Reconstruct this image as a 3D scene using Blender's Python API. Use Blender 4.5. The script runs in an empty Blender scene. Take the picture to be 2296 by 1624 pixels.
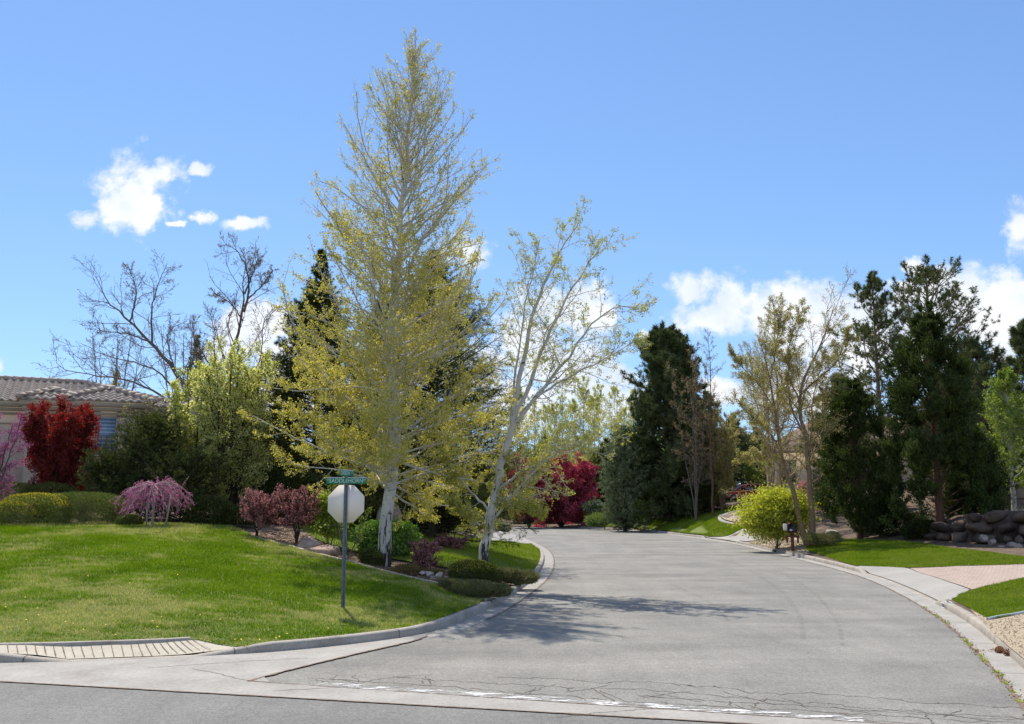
import bpy, math, random
import numpy as np
from mathutils import Vector, Matrix
from mathutils.geometry import delaunay_2d_cdt

# ---------------------------------------------------------------- camera, sky, sun
SC = bpy.context.scene
COL = SC.collection
FPX, CX, CYY, HY, CH = 2100.0, 1148.0, 812.0, 1133.0, 2.3      # frame 2296 wide, eye 2.3 m above the road
PITCH = math.atan((HY - CYY) / FPX)
cam_data = bpy.data.cameras.new("camera")
cam_data.sensor_width = 36.0
cam_data.lens = 36.0 * FPX / 2296.0
cam_data.clip_end = 4000.0
cam = bpy.data.objects.new("camera", cam_data)
cam.location = (0, 0, CH)
cam.rotation_euler = (math.radians(90) + PITCH, 0, 0)
COL.objects.link(cam)
SC.camera = cam

SUN_EL, SUN_AZ = 58.0, 22.0          # azimuth measured from +Y towards -X
se, sa = math.radians(SUN_EL), math.radians(SUN_AZ)
sun_dir = Vector((-math.sin(sa) * math.cos(se), math.cos(sa) * math.cos(se), math.sin(se)))
sl = bpy.data.lights.new("sun", 'SUN')
sl.energy = 5.0
sl.angle = math.radians(0.5)
sl.color = (1.0, 0.94, 0.83)
sun = bpy.data.objects.new("sun", sl)
sun.rotation_euler = sun_dir.to_track_quat('Z', 'Y').to_euler()
sun.location = (0, 0, 60)
COL.objects.link(sun)

def ray(px, py):
    c, s = math.cos(PITCH), math.sin(PITCH)
    a, b = px - CX, CYY - py
    return np.array((a, FPX * c - b * s, FPX * s + b * c))

def W(px, py, Y):
    d = ray(px, py)
    return np.array((0, 0, CH)) + d * (Y / d[1])

def G(px, py, z=0.0):
    d = ray(px, py)
    return (np.array((0, 0, CH)) + d * ((z - CH) / d[2]))[:2]

world = bpy.data.worlds.new("World")
SC.world = world
world.use_nodes = True
wt = world.node_tree
wt.nodes.clear()
def wn(t, **k):
    n = wt.nodes.new(t)
    for a, v in k.items():
        setattr(n, a, v)
    return n
SKY_STR = 0.115
sky = wn('ShaderNodeTexSky', sky_type='NISHITA', sun_disc=False)
sky.sun_elevation = se
sky.sun_rotation = -sa
sky.altitude = 1500
sky.air_density = 1.0
sky.dust_density = 0.25
sky.ozone_density = 1.6
tc = wn('ShaderNodeTexCoord')
sep = wn('ShaderNodeSeparateXYZ')
wt.links.new(tc.outputs['Generated'], sep.inputs[0])
def wmath(op, a, b=None, c=None, clamp=False):
    n = wn('ShaderNodeMath', operation=op, use_clamp=clamp)
    for i, v in enumerate((a, b, c)):
        if v is None: continue
        if isinstance(v, (int, float)): n.inputs[i].default_value = v
        else: wt.links.new(v, n.inputs[i])
    return n.outputs[0]
ysafe = wmath('MAXIMUM', sep.outputs['Y'], 0.02)
uu = wmath('DIVIDE', sep.outputs['X'], ysafe)
vv = wmath('DIVIDE', sep.outputs['Z'], ysafe)
comb = wn('ShaderNodeCombineXYZ')
wt.links.new(uu, comb.inputs[0]); wt.links.new(vv, comb.inputs[1])
def wnoise(scale, detail, rough, dist=0.0):
    n = wn('ShaderNodeTexNoise')
    n.inputs['Scale'].default_value = scale
    n.inputs['Detail'].default_value = detail
    n.inputs['Roughness'].default_value = rough
    n.inputs['Distortion'].default_value = dist
    wt.links.new(comb.outputs[0], n.inputs['Vector'])
    return n.outputs['Fac']
n1 = wnoise(16, 8, 0.62, 0.3)
n2 = wnoise(60, 5, 0.6)
BLOBS = [(305,430,95,80),(265,470,60,55),(320,490,35,35),(350,390,60,35),(190,492,38,22),(445,376,24,14),(460,487,34,16),(545,502,52,15),
         (390,500,22,9),(540,745,80,60),(620,730,65,45),(500,790,60,45),(650,800,90,60),(1045,565,58,36),(1270,690,110,62),(1180,760,80,60),(1330,705,55,38),(1260,820,130,60),
         (1390,838,34,26),(1180,900,130,60),(1450,757,20,14),(1545,650,60,40),(1660,670,75,48),(1590,715,100,42),(1840,680,130,62),(1760,690,60,50),(1930,700,130,70),(2230,740,110,60),(2110,705,150,62),(1850,725,140,75),(1990,690,80,40),(1720,700,90,60),(2000,760,120,60),
         (1880,760,170,70),(2050,600,26,20),(2140,640,100,50),(2060,660,90,40),(2280,680,90,72),(2160,700,150,58),(2290,520,42,62),(2250,792,36,22),
         (1640,880,70,36),(1800,880,160,70),(1330,900,120,60),(1000,830,200,60),(700,900,200,50),(2100,820,90,60),
         (2480,560,160,120),(-60,820,60,30),(2650,900,200,90)]
wv = wn('ShaderNodeTexNoise'); wv.inputs['Scale'].default_value = 34; wv.inputs['Detail'].default_value = 5; wv.inputs['Roughness'].default_value = 0.6
wt.links.new(comb.outputs[0], wv.inputs['Vector'])
wsep = wn('ShaderNodeSeparateColor'); wt.links.new(wv.outputs['Color'], wsep.inputs[0])
uu = wmath('ADD', uu, wmath('MULTIPLY_ADD', wsep.outputs[0], 0.034, -0.017)); vv = wmath('ADD', vv, wmath('MULTIPLY_ADD', wsep.outputs[1], 0.028, -0.014))
acc = None
for (bx, by, rx, ry) in BLOBS:
    d = ray(bx, by)
    u0, v0 = d[0] / d[1], d[2] / d[1]
    du = wmath('MULTIPLY_ADD', uu, FPX / (rx * 1.22), -u0 * FPX / (rx * 1.22))
    dv = wmath('MULTIPLY_ADD', vv, FPX / (ry * 1.22), -v0 * FPX / (ry * 1.22))
    r2 = wmath('ADD', wmath('MULTIPLY', du, du), wmath('MULTIPLY', dv, dv))
    acc = r2 if acc is None else wmath('MINIMUM', acc, r2)
dens = wmath('SUBTRACT', 1.0, wmath('SQRT', acc))
dens = wmath('ADD', dens, wmath('MULTIPLY', wmath('SUBTRACT', n1, 0.455), 2.3))
dens = wmath('ADD', dens, wmath('MULTIPLY', wmath('SUBTRACT', n2, 0.5), 0.8))
front = wmath('GREATER_THAN', sep.outputs['Y'], 0.05)
mr = wn('ShaderNodeMapRange', interpolation_type='SMOOTHSTEP')
wt.links.new(dens, mr.inputs['Value'])
mr.inputs['From Min'].default_value = 0.02
mr.inputs['From Max'].default_value = 0.70
nb = wn('ShaderNodeTexNoise'); nb.inputs['Scale'].default_value = 2.2; nb.inputs['Detail'].default_value = 6     # unseen broken cloud added behind the camera to whiten the fill light
wt.links.new(tc.outputs['Generated'], nb.inputs['Vector'])
mb_ = wn('ShaderNodeMapRange', interpolation_type='SMOOTHSTEP'); wt.links.new(nb.outputs['Fac'], mb_.inputs['Value'])
mb_.inputs['From Min'].default_value = 0.44; mb_.inputs['From Max'].default_value = 0.54; mb_.inputs['To Max'].default_value = 0.4
back_ = wmath('MULTIPLY', mb_.outputs[0], wmath('LESS_THAN', sep.outputs['Y'], 0.05))
cfac = wmath('MAXIMUM', wmath('MULTIPLY', mr.outputs[0], front), back_)
CW = 0.98 / SKY_STR
cr = wn('ShaderNodeMix', data_type='RGBA')
cr.inputs[6].default_value = (0.66 * CW, 0.76 * CW, 0.92 * CW, 1)
cr.inputs[7].default_value = (CW, CW, CW * 1.02, 1)
shade = wmath('MULTIPLY_ADD', wmath('ADD', wnoise(11, 6, 0.55), wmath('MULTIPLY', n2, 0.25)), 3.0, -1.35, clamp=True)
wt.links.new(shade, cr.inputs[0])
hs = wn('ShaderNodeHueSaturation')
hs.inputs['Saturation'].default_value = 0.92
hs.inputs['Value'].default_value = 1.0
wt.links.new(sky.outputs[0], hs.inputs['Color'])
soft = wn('ShaderNodeVectorMath', operation='MULTIPLY_ADD')      # bright low sky compressed in its colour: never brighter than the clouds
wt.links.new(hs.outputs[0], soft.inputs[0]); soft.inputs[1].default_value = (0.075, 0.075, 0.075); soft.inputs[2].default_value = (1, 1, 1)
sdiv = wn('ShaderNodeVectorMath', operation='DIVIDE')
wt.links.new(hs.outputs[0], sdiv.inputs[0]); wt.links.new(soft.outputs[0], sdiv.inputs[1])
stint = wn('ShaderNodeVectorMath', operation='MULTIPLY')
wt.links.new(sdiv.outputs[0], stint.inputs[0]); stint.inputs[1].default_value = (1.08, 1.44, 1.91)
mx = wn('ShaderNodeMix', data_type='RGBA')
wt.links.new(cfac, mx.inputs[0]); wt.links.new(stint.outputs[0], mx.inputs[6]); wt.links.new(cr.outputs[2], mx.inputs[7])
bg = wn('ShaderNodeBackground')
bg.inputs['Strength'].default_value = SKY_STR
wo = wn('ShaderNodeOutputWorld')
wt.links.new(mx.outputs[2], bg.inputs['Color'])
wt.links.new(bg.outputs[0], wo.inputs['Surface'])

SC.view_settings.view_transform = 'Standard'
SC.view_settings.look = 'None'
SC.view_settings.exposure = 0.2
SC.view_settings.gamma = 1.0
SC.render.engine = 'CYCLES'
SC.cycles.max_bounces = 6
SC.cycles.diffuse_bounces = 3
SC.cycles.transmission_bounces = 4
SC.cycles.transparent_max_bounces = 8
SC.cycles.use_denoising = True

# ---------------------------------------------------------------- object helpers
def mk(name, V, F, m=None, parent=None, smooth=False, loc=None):
    """one mesh object from an (n,3) array and a list of (m,3) / (m,4) face index arrays"""
    V = np.asarray(V, dtype=np.float32).reshape(-1, 3)
    if loc is not None:
        V = V - np.asarray(loc, dtype=np.float32)
    me = bpy.data.meshes.new(name)
    F = [np.asarray(f, dtype=np.int32) for f in F if len(f)]
    nl = sum(f.size for f in F); npoly = sum(len(f) for f in F)
    me.vertices.add(len(V)); me.vertices.foreach_set('co', V.ravel())
    me.loops.add(nl); me.polygons.add(npoly)
    me.loops.foreach_set('vertex_index', np.concatenate([f.ravel() for f in F]))
    tot = np.concatenate([np.full(len(f), f.shape[1], dtype=np.int32) for f in F])
    st = np.concatenate([[0], np.cumsum(tot)[:-1]]).astype(np.int32)
    me.polygons.foreach_set('loop_start', st)
    if smooth:
        me.polygons.foreach_set('use_smooth', np.ones(npoly, dtype=bool))
    me.update(calc_edges=True)
    if m: me.materials.append(m)
    o = bpy.data.objects.new(name, me)
    COL.objects.link(o)
    if parent is not None: o.parent = parent
    if loc is not None and parent is None: o.location = loc
    return o

def tag(o, label=None, cat=None, group=None, kind=None):
    for k, v in (('label', label), ('category', cat), ('group', group), ('kind', kind)):
        if v: o[k] = v
    return o

def thing(name, label, cat, loc=(0, 0, 0), group=None, rz=0.0):
    o = bpy.data.objects.new(name, None)
    o.empty_display_size = 0.2
    o.location = loc; o.rotation_euler = (0, 0, rz)
    COL.objects.link(o)
    return tag(o, label, cat, group)

def copy_tree(o, parent=None):
    c = o.copy(); COL.objects.link(c); c.parent = parent
    for ch in [x for x in bpy.data.objects if x.parent == o]:
        copy_tree(ch, c)
    return c

class MB:
    """collects boxes, prisms and tubes into one mesh"""
    def __init__(s): s.V = []; s.Q = []; s.T = []; s.n = 0
    def add(s, V, Q=(), T=()):
        V = np.asarray(V, float).reshape(-1, 3)
        s.V.append(V)
        if len(Q): s.Q.append(np.asarray(Q, int) + s.n)
        if len(T): s.T.append(np.asarray(T, int) + s.n)
        s.n += len(V); return s
    def box(s, c, d, M=None, taper=1.0):
        x, y, z = np.asarray(d, float) / 2
        V = np.array([(-x,-y,-z),(x,-y,-z),(x,y,-z),(-x,y,-z),(-x*taper,-y*taper,z),(x*taper,-y*taper,z),(x*taper,y*taper,z),(-x*taper,y*taper,z)])
        if M is not None: V = V @ np.asarray(M).T
        return s.add(V + np.asarray(c), [(0,3,2,1),(4,5,6,7),(0,1,5,4),(1,2,6,5),(2,3,7,6),(3,0,4,7)])
    def bevbox(s, c, d, b=0.02, M=None):
        x, y, z = np.asarray(d, float) / 2
        pts, Q = [], []
        ring = [(-x+b,-y),(x-b,-y),(x,-y+b),(x,y-b),(x-b,y),(-x+b,y),(-x,y-b),(-x,-y+b)]
        inr = [(-x+b,-y+b),(x-b,-y+b),(x-b,-y+b),(x-b,y-b),(x-b,y-b),(-x+b,y-b),(-x+b,y-b),(-x+b,-y+b)]
        for zz, r in ((-z, inr), (-z+b, ring), (z-b, ring), (z, inr)):
            pts += [(p[0], p[1], zz) for p in r]
        for k in range(3):
            for i in range(8):
                j = (i+1) % 8
                Q.append((k*8+i, k*8+j, (k+1)*8+j, (k+1)*8+i))
        V = np.array(pts)
        Q += [(24,25,27,29)]; Q += [(7, 5, 3, 0)]
        if M is not None: V = V @ np.asarray(M).T
        return s.add(V + np.asarray(c), Q)
    def prism(s, poly, z0, z1):
        """poly in xy, extruded in z; convex or mildly concave (fan)"""
        n = len(poly)
        V = [(p[0], p[1], z0) for p in poly] + [(p[0], p[1], z1) for p in poly]
        Q = [(i, (i+1) % n, n+(i+1) % n, n+i) for i in range(n)]
        T = [(0, i+1, i) for i in range(1, n-1)] + [(n, n+i, n+i+1) for i in range(1, n-1)]
        return s.add(V, Q, T)
    def tube(s, P, r, sides=6, caps=True):
        P = np.asarray(P, float); r = np.broadcast_to(r, (len(P),))
        V, Q = tubes(P[None], np.asarray(r, float)[None], sides)
        T = []
        if caps:
            n = len(P)
            T = [(0, i+1, i) for i in range(1, sides-1)] + [((n-1)*sides, (n-1)*sides+i, (n-1)*sides+i+1) for i in range(1, sides-1)]
        return s.add(V, Q, T)
    def build(s, name, m=None, parent=None, smooth=False, loc=None):
        F = []
        if s.Q: F.append(np.concatenate(s.Q))
        if s.T: F.append(np.concatenate(s.T))
        return mk(name, np.concatenate(s.V), F, m, parent, smooth, loc)

def unit(a):
    return a / np.maximum(np.linalg.norm(a, axis=-1, keepdims=True), 1e-9)

def tubes(P, R, sides=4):
    """P (N,K,3), R (N,K) -> verts and quads for all tubes at once"""
    N, K, _ = P.shape
    T = np.empty_like(P)
    T[:, 1:-1] = P[:, 2:] - P[:, :-2]; T[:, 0] = P[:, 1] - P[:, 0]; T[:, -1] = P[:, -1] - P[:, -2]
    T = unit(T)
    D0 = unit(P[:, -1] - P[:, 0] + 1e-6)
    ref = np.where(np.abs(D0[:, 2:3]) > 0.8, np.array([[1., .2, 0]]), np.array([[0, 0, 1.]]))
    U = unit(np.cross(T, ref[:, None, :])); Vv = np.cross(T, U)
    a = np.arange(sides) * 2 * math.pi / sides
    ring = U[:, :, None, :] * np.cos(a)[None, None, :, None] + Vv[:, :, None, :] * np.sin(a)[None, None, :, None]
    X = P[:, :, None, :] + ring * R[:, :, None, None]
    idx = np.arange(N * K * sides).reshape(N, K, sides)
    A = idx[:, :-1]; B = idx[:, 1:]
    Q = np.stack([A, np.roll(A, -1, 2), np.roll(B, -1, 2), B], -1).reshape(-1, 4)
    return X.reshape(-1, 3), Q

# ---------------------------------------------------------------- materials
MATS = {}
def nt(name):
    m = bpy.data.materials.new(name); m.use_nodes = True
    t = m.node_tree; t.nodes.clear()
    out = t.nodes.new('ShaderNodeOutputMaterial')
    MATS[name] = m
    return m, t, out

def N(t, typ, ins=None, **k):
    n = t.nodes.new(typ)
    for a, v in k.items(): setattr(n, a, v)
    for a, v in (ins or {}).items():
        s = n.inputs[a]
        if hasattr(v, 'links') or isinstance(v, bpy.types.NodeSocket): t.links.new(v, s)
        else: s.default_value = v
    return n

def coords(t, scale=(1, 1, 1), rot=(0, 0, 0)):
    tc = N(t, 'ShaderNodeTexCoord')
    mp = N(t, 'ShaderNodeMapping', {'Vector': tc.outputs['Object'], 'Scale': scale, 'Rotation': rot})
    return mp.outputs[0]

def noise(t, vec, scale, detail=4, rough=0.6, dist=0.0):
    return N(t, 'ShaderNodeTexNoise', {'Vector': vec, 'Scale': scale, 'Detail': detail, 'Roughness': rough, 'Distortion': dist}).outputs['Fac']

def ramp(t, fac, stops):
    r = N(t, 'ShaderNodeValToRGB', {'Fac': fac})
    el = r.color_ramp.elements
    while len(el) < len(stops): el.new(0.5)
    for e, (p, c) in zip(el, stops):
        e.position = p; e.color = (*c, 1) if len(c) == 3 else c
    return r.outputs[0]

def mixc(t, fac, a, b, mode='MIX'):
    n = N(t, 'ShaderNodeMix', data_type='RGBA', blend_type=mode)
    for i, v in ((0, fac), (6, a), (7, b)):
        if isinstance(v, bpy.types.NodeSocket): t.links.new(v, n.inputs[i])
        elif i == 0: n.inputs[0].default_value = v
        else: n.inputs[i].default_value = (*v, 1)
    return n.outputs[2]

def surf(name, stops, scale=5.0, rough=0.8, bump=0.2, bscale=None, stretch=(1, 1, 1), spec=0.3, detail=6, metal=0.0, coat=0.0, fine=0.0):
    m, t, out = nt(name)
    v = coords(t, stretch)
    c = ramp(t, noise(t, v, scale, detail), stops)
    if fine:
        f = noise(t, v, scale * 14, 3, 0.7)
        c = mixc(t, fine, c, ramp(t, f, [(0.3, (0.35, 0.35, 0.35)), (0.7, (0.65, 0.65, 0.65))]), 'OVERLAY')
    b = N(t, 'ShaderNodeBsdfPrincipled', {'Base Color': c, 'Roughness': rough, 'Specular IOR Level': spec, 'Metallic': metal, 'Coat Weight': coat})
    if bump:
        bp = N(t, 'ShaderNodeBump', {'Height': noise(t, v, bscale or scale * 5, 5), 'Strength': bump, 'Distance': 0.02})
        t.links.new(bp.outputs[0], b.inputs['Normal'])
    t.links.new(b.outputs[0], out.inputs[0])
    return m

def leafmat(name, c1, c2, trans=0.45, tint=1.3, gloss=0.06, grough=0.6, nscale=0.7):
    m, t, out = nt(name)
    g = N(t, 'ShaderNodeNewGeometry')
    v = coords(t)
    f = noise(t, v, nscale, 3)
    fac = N(t, 'ShaderNodeMath', {0: g.outputs['Random Per Island'], 1: f}, operation='ADD').outputs[0]
    fac = N(t, 'ShaderNodeMath', {0: fac, 1: -0.5}, operation='ADD', use_clamp=True).outputs[0]
    c = mixc(t, fac, c1, c2)
    d = N(t, 'ShaderNodeBsdfDiffuse', {'Color': c})
    hs = N(t, 'ShaderNodeHueSaturation', {'Color': c, 'Saturation': 1.12, 'Value': tint})
    tr = N(t, 'ShaderNodeBsdfTranslucent', {'Color': hs.outputs[0]})
    mx1 = N(t, 'ShaderNodeMixShader', {0: trans, 1: d.outputs[0], 2: tr.outputs[0]})
    gl = N(t, 'ShaderNodeBsdfGlossy', {'Color': (1, 1, 1, 1), 'Roughness': grough})
    mx2 = N(t, 'ShaderNodeMixShader', {0: gloss * 0.4, 1: mx1.outputs[0], 2: gl.outputs[0]})
    t.links.new(mx2.outputs[0], out.inputs[0])
    return m
# ---------------------------------------------------------------- terrain and road layout
def chaikin(P, n=2):
    P = np.asarray(P, float)
    for _ in range(n):
        Q = [P[0]]
        for a, b in zip(P[:-1], P[1:]):
            Q += [a * .75 + b * .25, a * .25 + b * .75]
        Q.append(P[-1]); P = np.array(Q)
    return P

def resample(P, step):
    P = np.asarray(P, float)
    L = np.concatenate([[0], np.cumsum(np.linalg.norm(np.diff(P, axis=0), axis=1))])
    n = max(2, int(L[-1] / step) + 1)
    s = np.linspace(0, L[-1], n)
    return np.stack([np.interp(s, L, P[:, k]) for k in range(P.shape[1])], 1)

def offset(P, d):
    T = np.gradient(P[:, :2], axis=0); T = unit(T)
    return P[:, :2] + np.stack([-T[:, 1], T[:, 0]], 1) * d

LCp = [(0,1488),(105,1487),(270,1482),(430,1475),(560,1467),(650,1460),(751,1450),(850,1438),(941,1425),(1000,1407),(1060,1383),(1100,1364),(1148,1336),(1182,1312),(1205,1292),(1219,1268),
       (1221,1248),(1214,1234),(1195,1222),(1170,1210),(1140,1199),(1122,1192)]
RCp = [(1150,1181.5),(1230,1182),(1320,1184.5),(1430,1190),(1500,1197),(1573,1206),(1664,1220),(1728,1236),(1787,1249),(1878,1271),(1919,1282),(1980,1300),(2050,1330),(2121,1367),(2174,1398),(2229,1443),(2296,1500),(2370,1570),(2450,1660)]
L0 = [tuple(G(*p)) for p in LCp]; R0 = [tuple(G(*p)) for p in RCp]
L0 = [(-60, L0[0][1] - 2.0), (-25, L0[0][1] - 0.7)] + L0 + [(-4, 84.5), (-15, 85.5), (-60, 84)]
R0 = [(-60, 97), (-15, 98.5)] + R0 + [(8, 6.4), (14, 4.2), (60, 0.5)]
LC = resample(chaikin(L0, 2), 0.3)
RC = resample(chaikin(R0, 2), 0.3)
ROAD = np.concatenate([LC, RC, [(60, -40), (-60, -40)]])

def arc(P):
    return np.concatenate([[0], np.cumsum(np.linalg.norm(np.diff(P, axis=0), axis=1))])
LS, RS = arc(LC), arc(RC)

def s_at(P, S, q):
    return S[np.argmin(((P - np.asarray(q)) ** 2).sum(1))]

def openings(P, S, spans, tap=0.9):
    """0 where the kerb drops, 1 where it stands"""
    o = np.ones(len(P))
    for a, b in spans:
        s0, s1 = sorted((s_at(P, S, G(*a)), s_at(P, S, G(*b))))
        inside = np.clip(np.minimum(S - (s0 - tap), (s1 + tap) - S) / tap, 0, 1)
        o = np.minimum(o, 1 - inside)
    return o
LO = openings(LC, LS, [((150,1486),(440,1474)), ((1192,1221),(1150,1203))], 1.1)
RO = openings(RC, RS, [((1935,1287),(2096,1353)), ((1580,1207),(1655,1218)), ((1432,1190),(1475,1194)), ((1240,1182),(1300,1184))], 0.55)

ALLP = np.concatenate([LC, RC]); ALLO = np.concatenate([LO, RO])
def kerb_near(X):
    X = np.asarray(X, float).reshape(-1, 2)
    d = np.empty(len(X)); o = np.empty(len(X))
    for i in range(0, len(X), 4000):
        D = ((X[i:i+4000, None, :] - ALLP[None]) ** 2).sum(2)
        j = D.argmin(1)
        d[i:i+4000] = np.sqrt(D[np.arange(len(j)), j]); o[i:i+4000] = ALLO[j]
    return d, o

def inpoly(X, P):
    X = np.asarray(X, float).reshape(-1, 2); P = np.asarray(P, float)
    x, y = X[:, 0], X[:, 1]; r = np.zeros(len(X), bool)
    j = len(P) - 1
    for i in range(len(P)):
        (xi, yi), (xj, yj) = P[i], P[j]
        if yi != yj:
            c = ((yi > y) != (yj > y)) & (x < (xj - xi) * (y - yi) / (yj - yi) + xi)
            r ^= c
        j = i
    return r

KH = 0.13
# control points: (pixel x, pixel y, distance) on visible ground
CP = [(0,1196,25.5),(150,1188,27),(300,1183.5,28),(450,1190,28),(560,1205,27.5),(640,1226,26.5),(700,1245,25.5),(790,1262,25),(862,1274,26),(950,1296,24),(1000,1316,22.3),(1080,1345,20.2),
      (769,1366,18.6),(300,1300,19.5),(500,1330,18.6),(100,1300,19.5),(600,1280,22),(900,1345,20),(0,1400,16),(300,1400,16),(-300,1210,25),(-300,1330,19),
      (1080,1262,26.5),(1060,1300,23.6),(1140,1300,25.5),(1180,1262,32),(1020,1222,38),(1020,1199,43),(1100,1216,42),(940,1200,37),(1160,1235,42),
      (300,1150,36),(0,1120,45),(600,1165,36),(800,1180,36),(200,1090,60),(700,1110,60),(950,1165,52),(-400,1110,50),(1080,1180,60),(1000,1160,75),(900,1150,90),
      (2296,1251,33),(2296,1266,31),(2182,1236,37),(2065,1219,42),(1889,1212,48),(1810,1219,48),(2240,1300,26),(2296,1297,25),(2450,1290,24),(2296,1385,19.2),(2450,1380,18),
      (2100,1285,31),(1705,1196,60),(1640,1190,62),(1696,1180,66),(1612,1166,72),(1624,1147,88),(1507,1163,86),(1419,1168,88),(1657,1141,92),(1670,1121,105),(1790,1104,78),(1560,1180,75),
      (2200,1160,48),(2260,1121,60),(2000,1165,60),(1850,1160,62),(2450,1150,45),(2450,1110,70),(2296,1226,38.5),(1200,1176,104),(1350,1173,104),(1000,1178,112),(1250,1160,130),(1450,1150,120),(600,1150,120),(100,1130,120),(2000,1110,120)]
cw = np.array([W(*c) for c in CP])
cw = np.concatenate([cw, np.array([(-35, 16, KH), (-20, 15.5, KH), (30, 8, .3), (50, 10, .8), (45, 25, 1.2), (60, 60, 3.2), (-55, 30, 2.2), (-60, 70, 3.0), (0, 150, 3), (60, 150, 4.5), (-60, 150, 4)])])
kp = np.concatenate([LC[::12], RC[::12]])
XC = np.concatenate([cw[:, :2], kp]); ZC = np.concatenate([cw[:, 2] - KH, np.zeros(len(kp))])
def tps(r2):
    return 0.5 * r2 * np.log(np.maximum(r2, 1e-9))
def tps_fit(X, Z, lam):
    n = len(X)
    K = tps(((X[:, None] - X[None]) ** 2).sum(2)) + lam * np.eye(n)
    P = np.concatenate([np.ones((n, 1)), X], 1)
    A = np.block([[K, P], [P.T, np.zeros((3, 3))]])
    return np.linalg.solve(A, np.concatenate([Z, np.zeros(3)]))
XS = XC / 20.0
TW = tps_fit(XS, ZC, 0.0005)
def excess(X):
    X = np.asarray(X, float).reshape(-1, 2); out = np.empty(len(X))
    for i in range(0, len(X), 4000):
        x = X[i:i+4000] / 20.0
        K = tps(((x[:, None] - XS[None]) ** 2).sum(2))
        out[i:i+4000] = K @ TW[:-3] + TW[-3] + x @ TW[-2:]
    far = np.clip((np.maximum(np.abs(X[:, 0]) - 60, X[:, 1] - 140)) / 40, 0, 1)
    return np.clip(out, -0.05, 6) * (1 - far) + 3.0 * far

def GZ(X):
    X = np.asarray(X, float).reshape(-1, 2)
    d, o = kerb_near(X)
    inside = inpoly(X, ROAD) & (d > 1e-3)
    t = np.clip(d / 1.6, 0, 1); s = t * t * (3 - 2 * t)
    z = KH * (o + (1 - o) * np.clip(d / 1.3, 0, 1)) + excess(X) * s
    return np.where(inside, 0.0, z)

def gz(x, y): return float(GZ([(x, y)])[0])

def GP(px, py):
    """point of the ground seen at a pixel"""
    d = ray(px, py); Y = np.linspace(8, 140, 1400)
    P = np.array((0, 0, CH))[None] + d[None] * (Y / d[1])[:, None]
    z = GZ(P[:, :2]); below = np.nonzero(P[:, 2] <= z)[0]
    i = below[0] if len(below) else len(Y) - 1
    return np.array((P[i, 0], P[i, 1], z[i]))

def at(px, Y):
    """ground point on the line of sight of column px at distance Y"""
    x = (px - CX) / FPX * Y / math.cos(PITCH) * 1.0
    p = W(px, HY, Y)
    return np.array((p[0], Y, gz(p[0], Y)))

def patch(name, poly, m, dz=0.0, res=0.8, z=None, jitter=0.25, seed=1, kind='structure'):
    poly = np.asarray(poly, float)
    poly = resample(np.concatenate([poly, poly[:1]]), min(res, 0.7))[:-1]
    lo, hi = poly.min(0), poly.max(0)
    rs = np.random.default_rng(seed)
    xs = np.arange(lo[0], hi[0], res); ys = []
    y = lo[1]
    gx = []
    while y < hi[1]:
        r = res * max(1.0, (y / 45.0) ** 1.3)
        xx = np.arange(lo[0], hi[0], r)
        gx.append(np.stack([xx, np.full(len(xx), y)], 1)); y += r
    g = np.concatenate(gx) if gx else np.zeros((0, 2))
    if len(g):
        g = g + rs.uniform(-jitter, jitter, g.shape) * res
        g = g[inpoly(g, poly)]
        dd = np.full(len(g), 9.0)
        for i in range(0, len(g), 4000):
            dd[i:i+4000] = np.sqrt(((g[i:i+4000, None] - poly[None]) ** 2).sum(2).min(1))
        g = g[dd > res * 0.35]
    P = np.concatenate([poly, g]); n = len(poly)
    vs, _, fs, *_ = delaunay_2d_cdt([Vector(p) for p in P], [(i, (i+1) % n) for i in range(n)], [list(range(n))], 1, 1e-5)
    V = np.array([(v.x, v.y) for v in vs])
    Z = (GZ(V) if z is None else (z(V) if callable(z) else np.full(len(V), z))) + dz
    o = mk(name, np.concatenate([V, Z[:, None]], 1), [np.array([f for f in fs if len(f) == 3])], m, smooth=True)
    return tag(o, kind=kind)

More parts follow.
